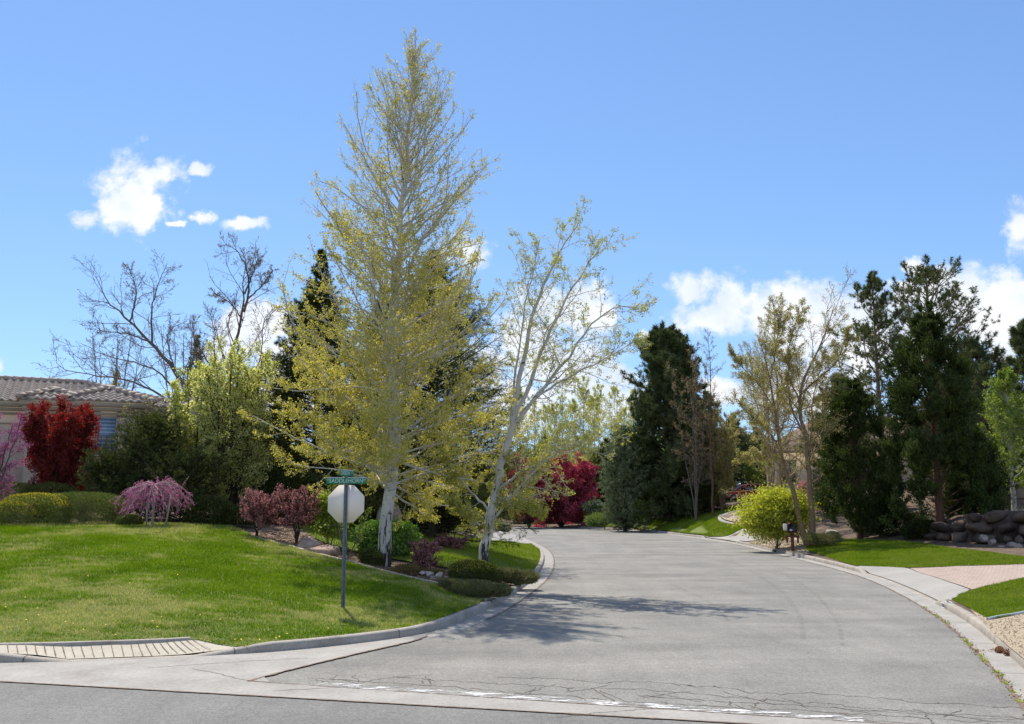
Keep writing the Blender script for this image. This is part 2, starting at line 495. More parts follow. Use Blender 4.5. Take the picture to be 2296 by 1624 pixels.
# ---- ground materials
def asphalt(name, lo, hi, tone=1.0):
    m, t, out = nt(name)
    v = coords(t)
    big = noise(t, coords(t, (0.35, 1.0, 1)), 0.55, 5, 0.6)
    c = ramp(t, big, [(0.3, lo), (0.7, hi)])
    c = mixc(t, 0.6, c, ramp(t, noise(t, coords(t, (0.9, 0.25, 1), (0, 0, 0.25)), 1.1, 6, 0.65), [(0.30, (0.36, 0.36, 0.365)), (0.68, (0.59, 0.585, 0.575))]), 'OVERLAY')
    sp = N(t, 'ShaderNodeTexVoronoi', {'Vector': v, 'Scale': 55.0})
    c = mixc(t, 0.42, c, ramp(t, sp.outputs['Color'], [(0.1, (0.18, 0.18, 0.18)), (0.9, (0.8, 0.8, 0.79))]), 'OVERLAY')
    c = mixc(t, 0.45, c, ramp(t, noise(t, v, 9, 8, 0.75), [(0.3, (0.36, 0.36, 0.36)), (0.72, (0.62, 0.62, 0.62))]), 'OVERLAY')
    st = N(t, 'ShaderNodeMapRange', {'Value': noise(t, coords(t, (1.2, .5, 1), (0, 0, -.2)), 0.8, 9, 0.75, .6), 'From Min': 0.60, 'From Max': 0.72, 'To Max': 0.45}).outputs[0]
    c = mixc(t, st, c, (0.10, 0.10, 0.10))
    sp2 = N(t, 'ShaderNodeTexVoronoi', {'Vector': v, 'Scale': 7.0})
    wht = N(t, 'ShaderNodeMath', {0: sp2.outputs['Distance'], 1: 0.035}, operation='LESS_THAN').outputs[0]
    c = mixc(t, wht, c, (0.5, 0.49, 0.46))
    b = N(t, 'ShaderNodeBsdfPrincipled', {'Base Color': c, 'Roughness': 0.85, 'Specular IOR Level': 0.25})
    bp = N(t, 'ShaderNodeBump', {'Height': noise(t, v, 90, 3), 'Strength': 0.35, 'Distance': 0.01})
    t.links.new(bp.outputs[0], b.inputs['Normal']); t.links.new(b.outputs[0], out.inputs[0])
    return m
M_ROAD = asphalt('asphalt', (0.183, 0.174, 0.158), (0.288, 0.272, 0.243))
M_ROAD2 = asphalt('asphalt_dark', (0.17, 0.165, 0.155), (0.225, 0.218, 0.203))
M_CONC = surf('concrete', [(0.22, (0.26, 0.235, 0.205)), (0.5, (0.335, 0.312, 0.28)), (0.75, (0.395, 0.37, 0.335))], 1.3, 0.85, 0.15, 60, fine=0.5)
M_KERB = surf('kerb_concrete', [(0.25, (0.27, 0.235, 0.195)), (0.5, (0.36, 0.32, 0.27)), (0.75, (0.44, 0.39, 0.335))], 2.2, 0.88, 0.3, 50, fine=0.6)
M_PAD = surf('stamped_concrete', [(0.3, (0.40, 0.36, 0.28)), (0.7, (0.50, 0.45, 0.36))], 2.0, 0.85, 0.2, 40, fine=0.5)
M_DRIVE = surf('driveway_concrete', [(0.3, (0.31, 0.29, 0.26)), (0.7, (0.37, 0.35, 0.315))], 0.8, 0.85, 0.1, 60, fine=0.4)
M_MULCH = surf('mulch', [(0.25, (0.07, 0.045, 0.03)), (0.45, (0.17, 0.11, 0.075)), (0.6, (0.28, 0.2, 0.14)), (0.78, (0.40, 0.30, 0.22))], 9, 0.95, 0.9, 30, fine=0.8)
M_TAN = surf('tan_mulch', [(0.25, (0.26, 0.20, 0.13)), (0.5, (0.39, 0.31, 0.21)), (0.75, (0.48, 0.40, 0.29))], 7, 0.95, 0.8, 26, fine=0.8)
M_DIRT = surf('garden_soil', [(0.25, (0.05, 0.035, 0.022)), (0.5, (0.13, 0.09, 0.06)), (0.75, (0.24, 0.17, 0.12))], 3, 0.95, 0.8, 30, fine=0.8)
M_CRACK = surf('crack', [(0.4, (0.08, 0.07, 0.06)), (0.6, (0.16, 0.14, 0.115))], 20, 0.95, 0)
M_JOINT = surf('joint', [(0.4, (0.16, 0.11, 0.08)), (0.6, (0.26, 0.19, 0.14))], 20, 0.95, 0)
def pavers():
    m, t, out = nt('pavers')
    v = coords(t, (1, 1, 1), (0, 0, 0.5))
    br = N(t, 'ShaderNodeTexBrick', {'Vector': v, 'Color1': (0.38, 0.285, 0.235, 1), 'Color2': (0.44, 0.36, 0.305, 1), 'Mortar': (0.25, 0.19, 0.155, 1), 'Scale': 1.0,
           'Mortar Size': 0.008, 'Brick Width': 0.24, 'Row Height': 0.12})
    c = mixc(t, 0.5, br.outputs['Color'], ramp(t, noise(t, v, 3, 5), [(0.3, (0.4, 0.4, 0.4)), (0.7, (0.6, 0.58, 0.56))]), 'OVERLAY')
    b = N(t, 'ShaderNodeBsdfPrincipled', {'Base Color': c, 'Roughness': 0.85, 'Specular IOR Level': 0.2})
    t.links.new(b.outputs[0], out.inputs[0]); return m
M_PAVE = pavers()
def lawnmat(name, dry=0.5, g1=(0.055, 0.13, 0.012), g2=(0.13, 0.21, 0.022), dryc=(0.42, 0.37, 0.15), trans=0.35):
    m, t, out = nt(name)
    v = coords(t, (1, 1, 0.3)); vd = coords(t, (0.55, 1.5, 0.3), (0, 0, 0.1))
    c = ramp(t, noise(t, v, 0.9, 5, 0.6), [(0.3, g1), (0.68, g2)])
    c = mixc(t, 0.35, c, ramp(t, noise(t, v, 14, 4, 0.7), [(0.3, (0.3, 0.32, 0.3)), (0.7, (0.68, 0.68, 0.6))]), 'OVERLAY')
    dm = N(t, 'ShaderNodeMath', {0: noise(t, vd, 2.6, 9, 0.72, 0.5), 1: noise(t, v, 0.22, 2)}, operation='MULTIPLY').outputs[0]
    dm = N(t, 'ShaderNodeMapRange', {'Value': dm, 'From Min': 0.255 - 0.03 * dry, 'From Max': 0.335 - 0.03 * dry, 'To Max': dry}).outputs[0]
    c = mixc(t, dm, c, dryc)
    g = N(t, 'ShaderNodeNewGeometry')
    c = mixc(t, 0.5, c, ramp(t, g.outputs['Random Per Island'], [(0.0, (0.33, 0.33, 0.33)), (1.0, (0.68, 0.66, 0.6))]), 'OVERLAY')
    d = N(t, 'ShaderNodeBsdfDiffuse', {'Color': c})
    hs = N(t, 'ShaderNodeHueSaturation', {'Color': c, 'Saturation': 1.1, 'Value': 1.4})
    tr = N(t, 'ShaderNodeBsdfTranslucent', {'Color': hs.outputs[0]})
    mx1 = N(t, 'ShaderNodeMixShader', {0: trans, 1: d.outputs[0], 2: tr.outputs[0]})
    t.links.new(mx1.outputs[0], out.inputs[0]); return m
M_LAWN = lawnmat('lawn', 0.6, (0.10, 0.185, 0.013), (0.21, 0.30, 0.03), (0.62, 0.54, 0.25))
M_LAWN2 = lawnmat('lawn_even', 0.15, (0.14, 0.22, 0.022), (0.24, 0.30, 0.045))
M_TURF = surf('lawn_soil', [(0.3, (0.09, 0.14, 0.02)), (0.6, (0.17, 0.2, 0.045))], 6, 0.95, 0.5)

# ---- base ground, road
gx = np.concatenate([[-1500, -600, -300], np.arange(-140, 141, 14), [300, 600, 1500]])
gy = np.concatenate([[-1500, -500, -200], np.arange(-80, 261, 14), [400, 800, 2500]])
XX, YY = np.meshgrid(gx, gy); ZZ = GZ(np.stack([XX.ravel(), YY.ravel()], 1)) - 0.5
ZZ = np.where((np.abs(XX.ravel()) < 62) & (YY.ravel() < 165), -0.5, ZZ)
nx, ny = len(gx), len(gy)
ii = np.arange(nx * ny).reshape(ny, nx)
tag(mk('ground', np.stack([XX.ravel(), YY.ravel(), ZZ], 1), [np.stack([ii[:-1, :-1], ii[:-1, 1:], ii[1:, 1:], ii[1:, :-1]], -1).reshape(-1, 4)], M_DIRT, smooth=True), kind='structure')
def roadz(V): return np.zeros(len(V))
patch('road', np.concatenate([LC, RC, [(60, -38), (-60, -38)]]), M_ROAD, 0, 3.0, z=0.0)

# soil both sides (reaches under lawns and beds)
kb = 0.16
Lback = offset(LC, kb)   # LC runs left->right so its left normal points away from the road
Rback = offset(RC, kb)
left_poly = np.concatenate([Lback, [(-60, 40)]])
patch('garden_soil', left_poly, M_DIRT, -0.025, 0.55, seed=3)
patch('garden_soil', np.concatenate([Rback, [(60, 160), (-60, 160)]]), M_DIRT, 0, 0.7, seed=4)

# ---- kerbs with gutters
def sweep(P, profile_fn, m, name, n=None):
    """profile_fn(i) -> list of (offset away from road, z)"""
    T = unit(np.gradient(P, axis=0)); Nn = np.stack([-T[:, 1], T[:, 0]], 1)
    rows = []
    for i in range(len(P)):
        rows.append([(P[i, 0] + Nn[i, 0] * a, P[i, 1] + Nn[i, 1] * a, z) for a, z in profile_fn(i)])
    V = np.array(rows); K = V.shape[1]
    idx = np.arange(V.shape[0] * K).reshape(-1, K)
    Q = np.stack([idx[:-1, :-1], idx[1:, :-1], idx[1:, 1:], idx[:-1, 1:]], -1).reshape(-1, 4)
    return tag(mk(name, V.reshape(-1, 3), [Q], m), kind='structure')
def kerb(P, O, name):
    def prof(i):
        h = KH * O[i] + 0.012
        return [(-0.01, -0.05), (-0.004, h * .35), (0.008, h - min(0.02, h * .4)), (0.03, h + 0.004), (0.15, h + 0.008), (0.162, h - 0.01), (0.166, -0.05)]
    return sweep(P, prof, M_KERB, name)
kerb(LC, LO, 'kerb'); kerb(RC, RO, 'kerb')
sweep(LC[LS > 1], lambda i: [(-0.42, 0.001), (-0.40, 0.007), (-0.2, 0.006), (-0.004, 0.010)], M_CONC, 'gutter')
sweep(RC, lambda i: [(-0.42, 0.001), (-0.40, 0.007), (-0.2, 0.006), (-0.004, 0.010)], M_CONC, 'gutter')

def wp(pts, z=0.0): return np.array([G(x, y, z) for x, y in pts])
def gp(pts): return np.array([GP(x, y)[:2] for x, y in pts])

# concrete apron and valley gutter (clear of the kerb gutter by level)
CR = [(-60, -60)]
A1 = G(0, 1530); A2 = G(1650, 1624); dA = (A2 - A1)
B1 = G(555, 1530); B2 = G(1480, 1592); dB = (B2 - B1)
apron = [A1 - dA * 6, A1, A2, A2 + dA * 6, B2 + dB * 6, B2, B1] + [G(*p) for p in [(620,1512),(700,1492),(800,1468),(880,1450),(920,1441),(960,1428)]] 
back = offset(LC, -0.012)
back = back[(LS > 5) & (LC[:, 0] < G(960, 1425)[0] - 0.0) & (LC[:, 1] < 30)][::-1]
patch('concrete_apron', np.concatenate([np.array(apron), back]), M_CONC, 0, 1.5, z=0.014)
patch('cross_street', np.array([A1 - dA * 6 + (0, -.02), A1 + (0, -.02), A2 + (0, -.02), A2 + dA * 6 + (0, -.02), (60, -37), (-60, -37)]), M_ROAD2, 0, 3.0, z=0.007)

def ribbon(P, w, z, rng=None, wj=0.5):
    P = np.asarray(P, float)
    T = unit(np.gradient(P, axis=0)); Nn = np.stack([-T[:, 1], T[:, 0]], 1)
    ww = np.full(len(P), w) if rng is None else w * (1 + rng.uniform(-wj, wj, len(P)))
    zz = np.full(len(P), z) if not callable(z) else z(P)
    V = np.concatenate([np.c_[P + Nn * ww[:, None] / 2, zz], np.c_[P - Nn * ww[:, None] / 2, zz]])
    n = len(P); i = np.arange(n - 1)
    return V, np.stack([i, i + n, i + n + 1, i + 1], 1)
def ribbons(name, items, m, kind='structure'):
    b = MB()
    for P, w, z, r in items:
        V, Q = ribbon(P, w, z, r); b.add(V, Q)
    return tag(b.build(name, m), kind=kind)
rng = np.random.default_rng(7)
def wander(a, b, amp, n=30, r=rng):
    t = np.linspace(0, 1, n)[:, None]; P = a * (1 - t) + b * t
    d = b - a; nrm = np.array((-d[1], d[0])) / (np.linalg.norm(d) + 1e-9)
    w = np.cumsum(r.normal(0, 1, n)); w = w - np.linspace(w[0], w[-1], n)
    return P + nrm[None] * (w * amp / math.sqrt(n))[:, None] + r.normal(0, amp * .12, (n, 2))
# dirt-filled joints between concrete and asphalt
J = []
J.append((wander(A1 - dA * .8, A2 + dA, 0.02, 260) + (0, -.015), 0.035, 0.0185, rng))
J.append((wander(B1, B2 + dB * 1.5, 0.02, 200) + (0, .01), 0.022, 0.0185, rng))
jp = resample(np.array([B1] + [G(*p) for p in [(620,1512),(700,1492),(800,1468),(880,1450),(920,1441),(960,1428)]]), 0.08)
J.append((jp + rng.normal(0, .006, jp.shape), 0.045, 0.0185, rng))
for P, S in ((LC, LS), (RC, RS)):
    g = offset(P, -0.42); g = resample(g[(g[:, 1] < 60) & (g[:, 1] > 8) & (np.abs(g[:, 0]) < 30) & ((P[:, 0] > -1.0))], 0.12)
    J.append((g + rng.normal(0, .012, g.shape), 0.05, 0.0095, rng))
g = resample(offset(LC, -0.02)[(LC[:, 1] < 50) & (LC[:, 0] > -9)], 0.12)
ribbons('joint_dirt', J, M_JOINT)
# asphalt edge along the right gutter: ragged and darker
# slab joints
C = []
for a, b in [((430,1502),(560,1530)), ((1000,1580),(1290,1597)), ((250,1520),(540,1530)), ((780,1462),(1020,1424)), ((690,1487),(820,1452)), ((60,1505),(420,1512))][:1] + [((610,1553),(990,1534)), ((1250,1610),(1480,1592)), ((330,1500),(690,1478)), ((700,1538),(1000,1545))]:
    C.append((wander(G(*a), G(*b), 0.04, 40), 0.012, 0.0165, rng))
# cracks in the worn asphalt beside the valley gutter
e = dB / np.linalg.norm(dB); nrm = np.array((-e[1], e[0]))
if nrm[1] < 0: nrm = -nrm
for off, s0, s1, amp in [(0.5, .6, 9.5, .22), (0.95, 1.6, 9.5, .25), (0.25, 3.8, 10.5, .1), (1.35, 3.0, 10, .3), (0.7, 5.0, 12, .15)]:
    C.append((wander(B1 + e * s0 + nrm * off, B1 + e * s1 + nrm * (off + rng.uniform(-.2, .2)), amp, 90), 0.013, 0.0035, rng))
for k in range(46):
    s = 0.6 + 11.5 * rng.random(); a = B1 + e * s + nrm * rng.uniform(.04, .7)
    b = a + e * rng.normal(0, .35) + nrm * rng.uniform(.15, .7)
    C.append((wander(a, b, .06, 12), 0.011, 0.0035, rng))
# transverse tar joints further up the road
for y0, a, b in [(1290, 1250, 1900), (1326, 2110, 2115)][:1]:
    C.append((wander(G(a, y0 - 2), G(b, y0), .05, 120), 0.018, 0.0035, rng))
C.append((wander(G(1560,1325), G(1680,1324), .03, 30), 0.012, 0.0035, rng))
C.append((wander(G(1245,1232), G(1330,1228), .03, 30), 0.02, 0.0035, rng))
ribbons('crack', C, M_CRACK)
# gutter pan joints and kerb joints
C = []
for P, O in ((LC, LO), (RC, RO)):
    for i in range(6, len(P) - 6, 10):
        if P[i, 1] > 60 or P[i, 1] < 5 or abs(P[i, 0]) > 30: continue
        T = unit(P[i+1] - P[i-1]); n_ = np.array((-T[1], T[0])); h = KH * O[i] + 0.012
        V = []
        for a, z in [(-0.41, 0.0115), (-0.008, 0.0135), (-0.0075, h * .4), (0.0, h - .01), (0.028, h + 0.007), (0.155, h + 0.0105)]:
            V.append((*(P[i] + n_ * a - T * .007), z)); V.append((*(P[i] + n_ * a + T * .007), z))
        C.append(np.array(V))
b = MB()
for V in C:
    b.add(V, [(2*k, 2*k+1, 2*k+3, 2*k+2) for k in range(5)])
tag(b.build('kerb_joint', M_CRACK), kind='structure')

# worn white stop line
def paintmat():
    m, t, out = nt('worn_paint')
    v = coords(t, (1.0, 3.0, 1))
    f = noise(t, v, 3.2, 8, 0.8)
    a = N(t, 'ShaderNodeMapRange', {'Value': f, 'From Min': 0.50, 'From Max': 0.56}).outputs[0]
    b = N(t, 'ShaderNodeBsdfPrincipled', {'Base Color': (0.74, 0.74, 0.73, 1), 'Roughness': 0.7})
    tr = N(t, 'ShaderNodeBsdfTransparent')
    mx = N(t, 'ShaderNodeMixShader', {0: a, 1: tr.outputs[0], 2: b.outputs[0]})
    t.links.new(mx.outputs[0], out.inputs[0]); return m
V, Q = ribbon(np.stack([B1 + e * s + nrm * 0.17 for s in np.linspace(0.95, 7.6, 60)]), 0.26, 0.0045)
tag(mk('stop_line', V, [Q], paintmat()), kind='structure')
def tyremat():
    m, t, out = nt('tyre_mark')
    f = noise(t, coords(t), 2.5, 6, 0.7)
    a = N(t, 'ShaderNodeMapRange', {'Value': f, 'From Min': 0.38, 'From Max': 0.7, 'To Max': 0.16}).outputs[0]
    b = N(t, 'ShaderNodeBsdfDiffuse', {'Color': (0.1, 0.1, 0.1, 1)})
    tr = N(t, 'ShaderNodeBsdfTransparent')
    mx = N(t, 'ShaderNodeMixShader', {0: a, 1: tr.outputs[0], 2: b.outputs[0]})
    t.links.new(mx.outputs[0], out.inputs[0]); return m
tp = []
for pts, w in [([(1480,1225),(1560,1238),(1640,1258),(1700,1290),(1760,1330),(1795,1380),(1803,1440)], .10), ([(1600,1238),(1720,1268),(1820,1320),(1880,1390),(1890,1450)], .08),
               ([(1260,1400),(1330,1360),(1390,1322)], .06), ([(1500,1310),(1590,1345),(1640,1400)], .07)]:
    tp.append((resample(chaikin(wp(pts), 3), .3), w, 0.0025, None))
ribbons('tyre_mark', tp, tyremat())

# stamped ramp with scored lines
idx = (LC[:, 0] > G(-220, 1489)[0]) & (LC[:, 0] < G(548, 1468)[0]) & (LC[:, 1] < 30)
inner = offset(LC, 0.15)[idx]; outer = offset(LC, 1.45)[idx]
PB = wp([(-250,1452),(-100,1453),(0,1451),(120,1449),(250,1445),(360,1441),(425,1437)], KH)
PB = resample(PB, .4); PE = wp([(480,1441),(555,1448)], KH)
pad_poly = np.concatenate([inner, PE[::-1], PB[::-1]])
patch('kerb_ramp', pad_poly, M_PAD, 0.012, 0.4)
bb = MB()
for k in range(31):
    x0 = -190 + k * 23.5
    a = G(x0 * .93 + 20, 1481 - max(0, (x0 - 200)) * .03, .02); b = G(x0 * .98 - 5 + max(0, 180 - x0) * .12 - max(0, x0 - 300) * .35, 1449 - max(0, x0) * .024, KH)
    t = np.linspace(0.05, 1, 14)[:, None]; P = a * (1 - t) + b * t
    P = P[inpoly(P, pad_poly)]
    if len(P) > 3:
        V, Q = ribbon(P, 0.013, lambda q: GZ(q) + 0.024); bb.add(V, Q)
tag(bb.build('ramp_groove', M_JOINT), kind='structure')
sweep(PB, lambda i: [(-0.09, 0.02), (-0.088, KH + .05), (-0.075, KH + .062), (0.0, KH + .064), (0.01, KH - 0.05)], M_KERB, 'ramp_edging')

# ---- lawns
lawn_poly = np.concatenate([inner[:1] * 0 + G(-600, 1460, KH)[None], PB[2:], PE, offset(LC, 0.17)[(LC[:, 0] > G(560,1467)[0]) & (LC[:, 1] < G(1125,1352)[1] ) & (LC[:, 1] < 40)],
    gp([(1092,1348),(1060,1338),(1000,1320),(950,1307),(905,1296),(870,1287),(835,1277),(800,1268),(760,1258),(720,1247),(690,1240),(650,1228),(610,1217),(570,1207)]),
    [W(520, 1200, 30)[:2], W(380, 1190, 29.6)[:2], W(250, 1190, 29.4)[:2], W(120, 1192, 28.5)[:2], W(0, 1195, 27.8)[:2], W(-250, 1210, 27)[:2]]])
patch('lawn', lawn_poly, M_TURF, 0.02, 0.4, seed=8)
rb = np.array([p for p in offset(LC, 0.17) if p[0] > -2 and 24.5 < p[1] < 47])
rb = rb[(rb[:, 1] > GP(1196,1288)[1])]
lawn_b = np.concatenate([rb, gp([(1190,1222),(1120,1215),(1085,1212),(1030,1203),(985,1196),(930,1192)]), [(-7.5, 43), (-10.5, 40)], gp([(690,1200),(740,1225),(800,1240),(905,1258),(1000,1275),(1070,1275),(1130,1285),(1160,1290)])])
patch('lawn', lawn_b, M_TURF, 0.02, 0.5, seed=9)
lawn_r = gp([(1807,1234),(1860,1252),(1913,1269),(2021,1274),(2150,1270),(2296,1266),(2420,1262),(2420,1258),(2296,1251),(2240,1243),(2182,1236),(2065,1219),(1980,1213),(1889,1211),(1840,1213),(1812,1218)])
patch('lawn', lawn_r, M_TURF, 0.02, 0.5, seed=10)
lawn_f = gp([(2134,1346),(2150,1336),(2190,1325),(2240,1312),(2296,1299),(2400,1276),(2500,1262),(2500,1340),(2400,1355),(2296,1376),(2222,1393),(2175,1366)])
patch('lawn', lawn_f, M_TURF, 0.02, 0.4, seed=11)
lawn_m = gp([(1326,1183),(1380,1184),(1428,1187),(1476,1190),(1530,1197),(1582,1204),(1640,1201),(1705,1196),(1750,1190),(1720,1182),(1696,1181),(1650,1178),(1624,1173),(1612,1165),(1618,1157),(1635,1151),(1657,1147),(1690,1143),(1660,1140),(1624,1147),(1570,1157),(1507,1164),(1460,1166),(1419,1168),(1370,1175)])
patch('lawn', lawn_m, M_TURF, 0.09, 0.6, seed=12)

def blades(name, poly, n, h, w, m, seed, label=None, dz=0.012):
    r = np.random.default_rng(seed); poly = np.asarray(poly)
    lo, hi = poly.min(0), poly.max(0); out = []
    cnt = 0
    while cnt < n:
        X = r.uniform(lo, hi, (n, 2)); X = X[inpoly(X, poly)]
        # more blades where they are near
        keep = r.random(len(X)) < np.clip((lo[1] + 2) / X[:, 1], 0, 1) ** 1.2
        X = X[keep]; out.append(X); cnt += len(X)
        if not len(X): break
    X = np.concatenate(out)[:n]
    gx0, gy0 = np.floor(lo) - 1, np.ceil(hi) + 1
    gr = 0.2
    ax = np.arange(gx0[0], gy0[0] + gr, gr); ay = np.arange(gx0[1], gy0[1] + gr, gr)
    MX, MY = np.meshgrid(ax, ay); Zg = GZ(np.stack([MX.ravel(), MY.ravel()], 1)).reshape(MX.shape)
    fx = (X[:, 0] - ax[0]) / gr; fy = (X[:, 1] - ay[0]) / gr; i0 = fx.astype(int); j0 = fy.astype(int); fx -= i0; fy -= j0
    Z = (Zg[j0, i0] * (1-fx) * (1-fy) + Zg[j0, i0+1] * fx * (1-fy) + Zg[j0+1, i0] * (1-fx) * fy + Zg[j0+1, i0+1] * fx * fy) + dz
    sc = (X[:, 1] / lo[1]) ** 0.6
    a = r.uniform(0, math.pi, n); hh = h * r.uniform(.5, 1.3, n) * np.clip(sc, 1, 1.6); ww = w * sc * r.uniform(.7, 1.3, n)
    B = np.c_[X, Z]; dx = np.stack([np.cos(a), np.sin(a), 0 * a], 1) * ww[:, None] / 2
    tip = B + np.stack([r.normal(0, .35, n) * hh, r.normal(0, .35, n) * hh, hh], 1)
    V = np.stack([B - dx, B + dx, tip], 1).reshape(-1, 3)
    o = mk(name, V, [np.arange(3 * n).reshape(-1, 3)], m)
    return tag(o, kind='stuff', label=label)
blades('grass', lawn_poly, 300000, 0.05, 0.013, M_LAWN, 21, 'sunlit green grass with dry straw coloured patches on the corner mound')
blades('grass', lawn_b, 60000, 0.06, 0.02, M_LAWN2, 22, 'grass strip shaded by the aspens behind the corner planting bed')
blades('grass', lawn_r, 90000, 0.06, 0.022, M_LAWN2, 23, 'even green grass in front of the two dark evergreen columns')
blades('grass', lawn_f, 60000, 0.05, 0.014, M_LAWN2, 24, 'small wedge of grass behind the house number on the kerb')
blades('grass', lawn_m, 70000, 0.07, 0.045, M_LAWN2, 25, 'long green grass bank below the far rock wall', 0.08)

# ---- driveways, beds
patch('driveway', np.concatenate([offset(RC, 0.165)[(RC[:, 1] < G(1905,1279)[1]) & (RC[:, 1] > G(2118,1364)[1])], gp([(2134,1345),(2150,1336),(2181,1327),(2100,1297),(2040,1276),(2021,1273.5),(1920,1270)])]), M_DRIVE, 0.016, 0.6)
patch('paved_driveway', gp([(2041,1275.5),(2100,1296.5),(2182,1326),(2240,1311),(2296,1298),(2400,1275),(2400,1263),(2296,1267),(2150,1271)]), M_PAVE, 0.018, 0.5)
patch('driveway', np.concatenate([offset(RC, 0.165)[(RC[:, 1] < G(1574,1205)[1]) & (RC[:, 1] > G(1662,1219)[1])], gp([(1672,1216),(1720,1207),(1750,1200),(1760,1192),(1706,1196),(1640,1201),(1584,1204)])]), M_DRIVE, 0.05, 0.6)
patch('driveway', gp([(1178,1211),(1150,1200),(1100,1200),(1070,1200),(1060,1206),(1085,1212),(1120,1215),(1186,1221)]), M_DRIVE, 0.05, 0.8)
patch('driveway', gp([(1320,1182.5),(1295,1182.5),(1250,1180),(1300,1178),(1330,1178)]), M_DRIVE, 0.03, 1.0)
patch('path', gp([(1432,1187),(1474,1191),(1478,1186),(1450,1186)]), M_DRIVE, 0.04, 0.8)
patch('mulch_bed', gp([(2175,1368),(2222,1394),(2296,1377),(2450,1345),(2500,1500),(2500,1700),(2300,1494),(2232,1438)]), M_TAN, 0.02, 0.4)
patch('mulch_bed', gp([(560,1204),(610,1217),(650,1228),(690,1239),(745,1246),(700,1225),(690,1205),(720,1190),(640,1180),(590,1185)]), M_MULCH, 0.025, 0.5)
patch('mulch_bed', gp([(1672,1217),(1700,1226),(1740,1236),(1790,1247),(1815,1240),(1806,1232),(1812,1216),(1780,1206),(1730,1204)]), M_TAN, 0.02, 0.6)
patch('mulch_bed', gp([(1616,1165),(1626,1172),(1652,1177),(1700,1180),(1730,1178),(1730,1150),(1690,1148),(1660,1149),(1636,1153),(1620,1159)]), M_TAN, 0.2, 0.8)
patch('mulch_bed', gp([(2070,1221),(2182,1237),(2296,1252),(2420,1260),(2420,1225),(2296,1228),(2180,1222),(2100,1215)]), M_DIRT, 0.03, 0.6)
# kerbstones edging
def edging(pts, w, h, m, name='edging', step=.35):
    P = resample(chaikin(gp(pts), 2), step); z = GZ(P)
    def prof(i): return [(-w/2, z[i] - .05), (-w/2, z[i] + h), (w/2, z[i] + h + .005), (w/2, z[i] - .05)]
    return sweep(P, prof, m, name)
M_EDGE = surf('edging_concrete', [(0.3, (0.38, 0.31, 0.25)), (0.7, (0.55, 0.47, 0.40))], 5, 0.9, 0.4, 30, fine=.5)
edging([(565,1206),(650,1228),(720,1247),(800,1268),(870,1286),(905,1295),(950,1306),(1000,1319),(1060,1337),(1098,1350)], .14, .05, M_EDGE)
edging([(1702,1146),(1657,1149),(1635,1152),(1618,1158),(1613,1166),(1620,1173),(1645,1178),(1672,1180)], .3, .16, M_DRIVE)
edging([(1630,1138),(1660,1137),(1686,1138),(1700,1142),(1700,1148)], .3, .2, M_DRIVE)
# ---------------------------------------------------------------- plants
def growl(r, S, D, L, R0, R1, K, wob, up=0.0, drop=None):
    n = len(S); P = np.empty((n, K + 1, 3)); P[:, 0] = S; d = unit(D)
    L = np.broadcast_to(L, (n,)); g = np.array((0, 0, 1.0))
    upv = np.broadcast_to(up, (n,))
    for k in range(K):
        d = unit(d + r.normal(0, wob, (n, 3)) + g * (upv / K)[:, None])
        P[:, k + 1] = P[:, k] + d * (L / K)[:, None]
    f = np.linspace(0, 1, K + 1)[None]
    R0 = np.broadcast_to(R0, (n,))[:, None]; R1 = np.broadcast_to(R1, (n,))[:, None]
    return P, R0 * (1 - f) + R1 * f

def spawn(r, P, R, n, t0, t1, a0, a1, jit=0.25, flat=0.0, power=1.0):
    """n children on each parent polyline"""
    Np, K1, _ = P.shape
    t = (np.arange(n)[None] + r.uniform(0, 1, (Np, n))) / n
    t = t0 + (t1 - t0) * t ** power
    x = t * (K1 - 1); i = np.minimum(x.astype(int), K1 - 2); f = (x - i)[..., None]
    ar = np.arange(Np)[:, None]
    A, B = P[ar, i], P[ar, i + 1]
    S = A * (1 - f) + B * f; T = unit(B - A)
    rr = R[ar, i] * (1 - f[..., 0]) + R[ar, i + 1] * f[..., 0]
    tt = (t - t0) / max(t1 - t0, 1e-6)
    ang = np.radians(a0 + (a1 - a0) * tt) + r.normal(0, jit * 0.5, t.shape)
    az = (np.arange(n)[None] * 2.39996 + r.uniform(0, 6.28, (Np, 1))) + r.normal(0, 0.5, t.shape)
    ref = np.array((0.3, 0.2, 1.0)); side = unit(np.cross(T, ref)); upn = np.cross(side, T)
    if flat:
        sgn = np.where(np.arange(n)[None] % 2 == 0, 1.0, -1.0)
        az_f = np.where(sgn > 0, 0.0, math.pi) + r.normal(0, 0.35, t.shape)
        az = np.where(r.random(t.shape) < flat, az_f, az)
    perp = side * np.cos(az)[..., None] + upn * np.sin(az)[..., None]
    D = T * np.cos(ang)[..., None] + perp * np.sin(ang)[..., None]
    return S.reshape(-1, 3), D.reshape(-1, 3), tt.ravel(), np.repeat(np.arange(Np), n), rr.ravel()

def plen(P): return np.linalg.norm(np.diff(P, axis=1), axis=2).sum(1)

def along(r, P, n, t0=0.2, spread=0.03):
    Np, K1, _ = P.shape
    x = r.uniform(t0, 1, (Np, n)) * (K1 - 1); i = np.minimum(x.astype(int), K1 - 2); f = (x - i)[..., None]
    ar = np.arange(Np)[:, None]
    T = unit(P[ar, i + 1] - P[ar, i])
    X = P[ar, i] * (1 - f) + P[ar, i + 1] * f + r.normal(0, spread, (Np, n, 3))
    return X.reshape(-1, 3), T.reshape(-1, 3)

def clusters(r, P, n, t0, spread):
    q = max(1, n // 4); X, T = along(r, P, q, t0, spread * .4)
    X = np.repeat(X, 4, 0) + r.normal(0, spread * .8, (len(X) * 4, 3)); return X, np.repeat(T, 4, 0)

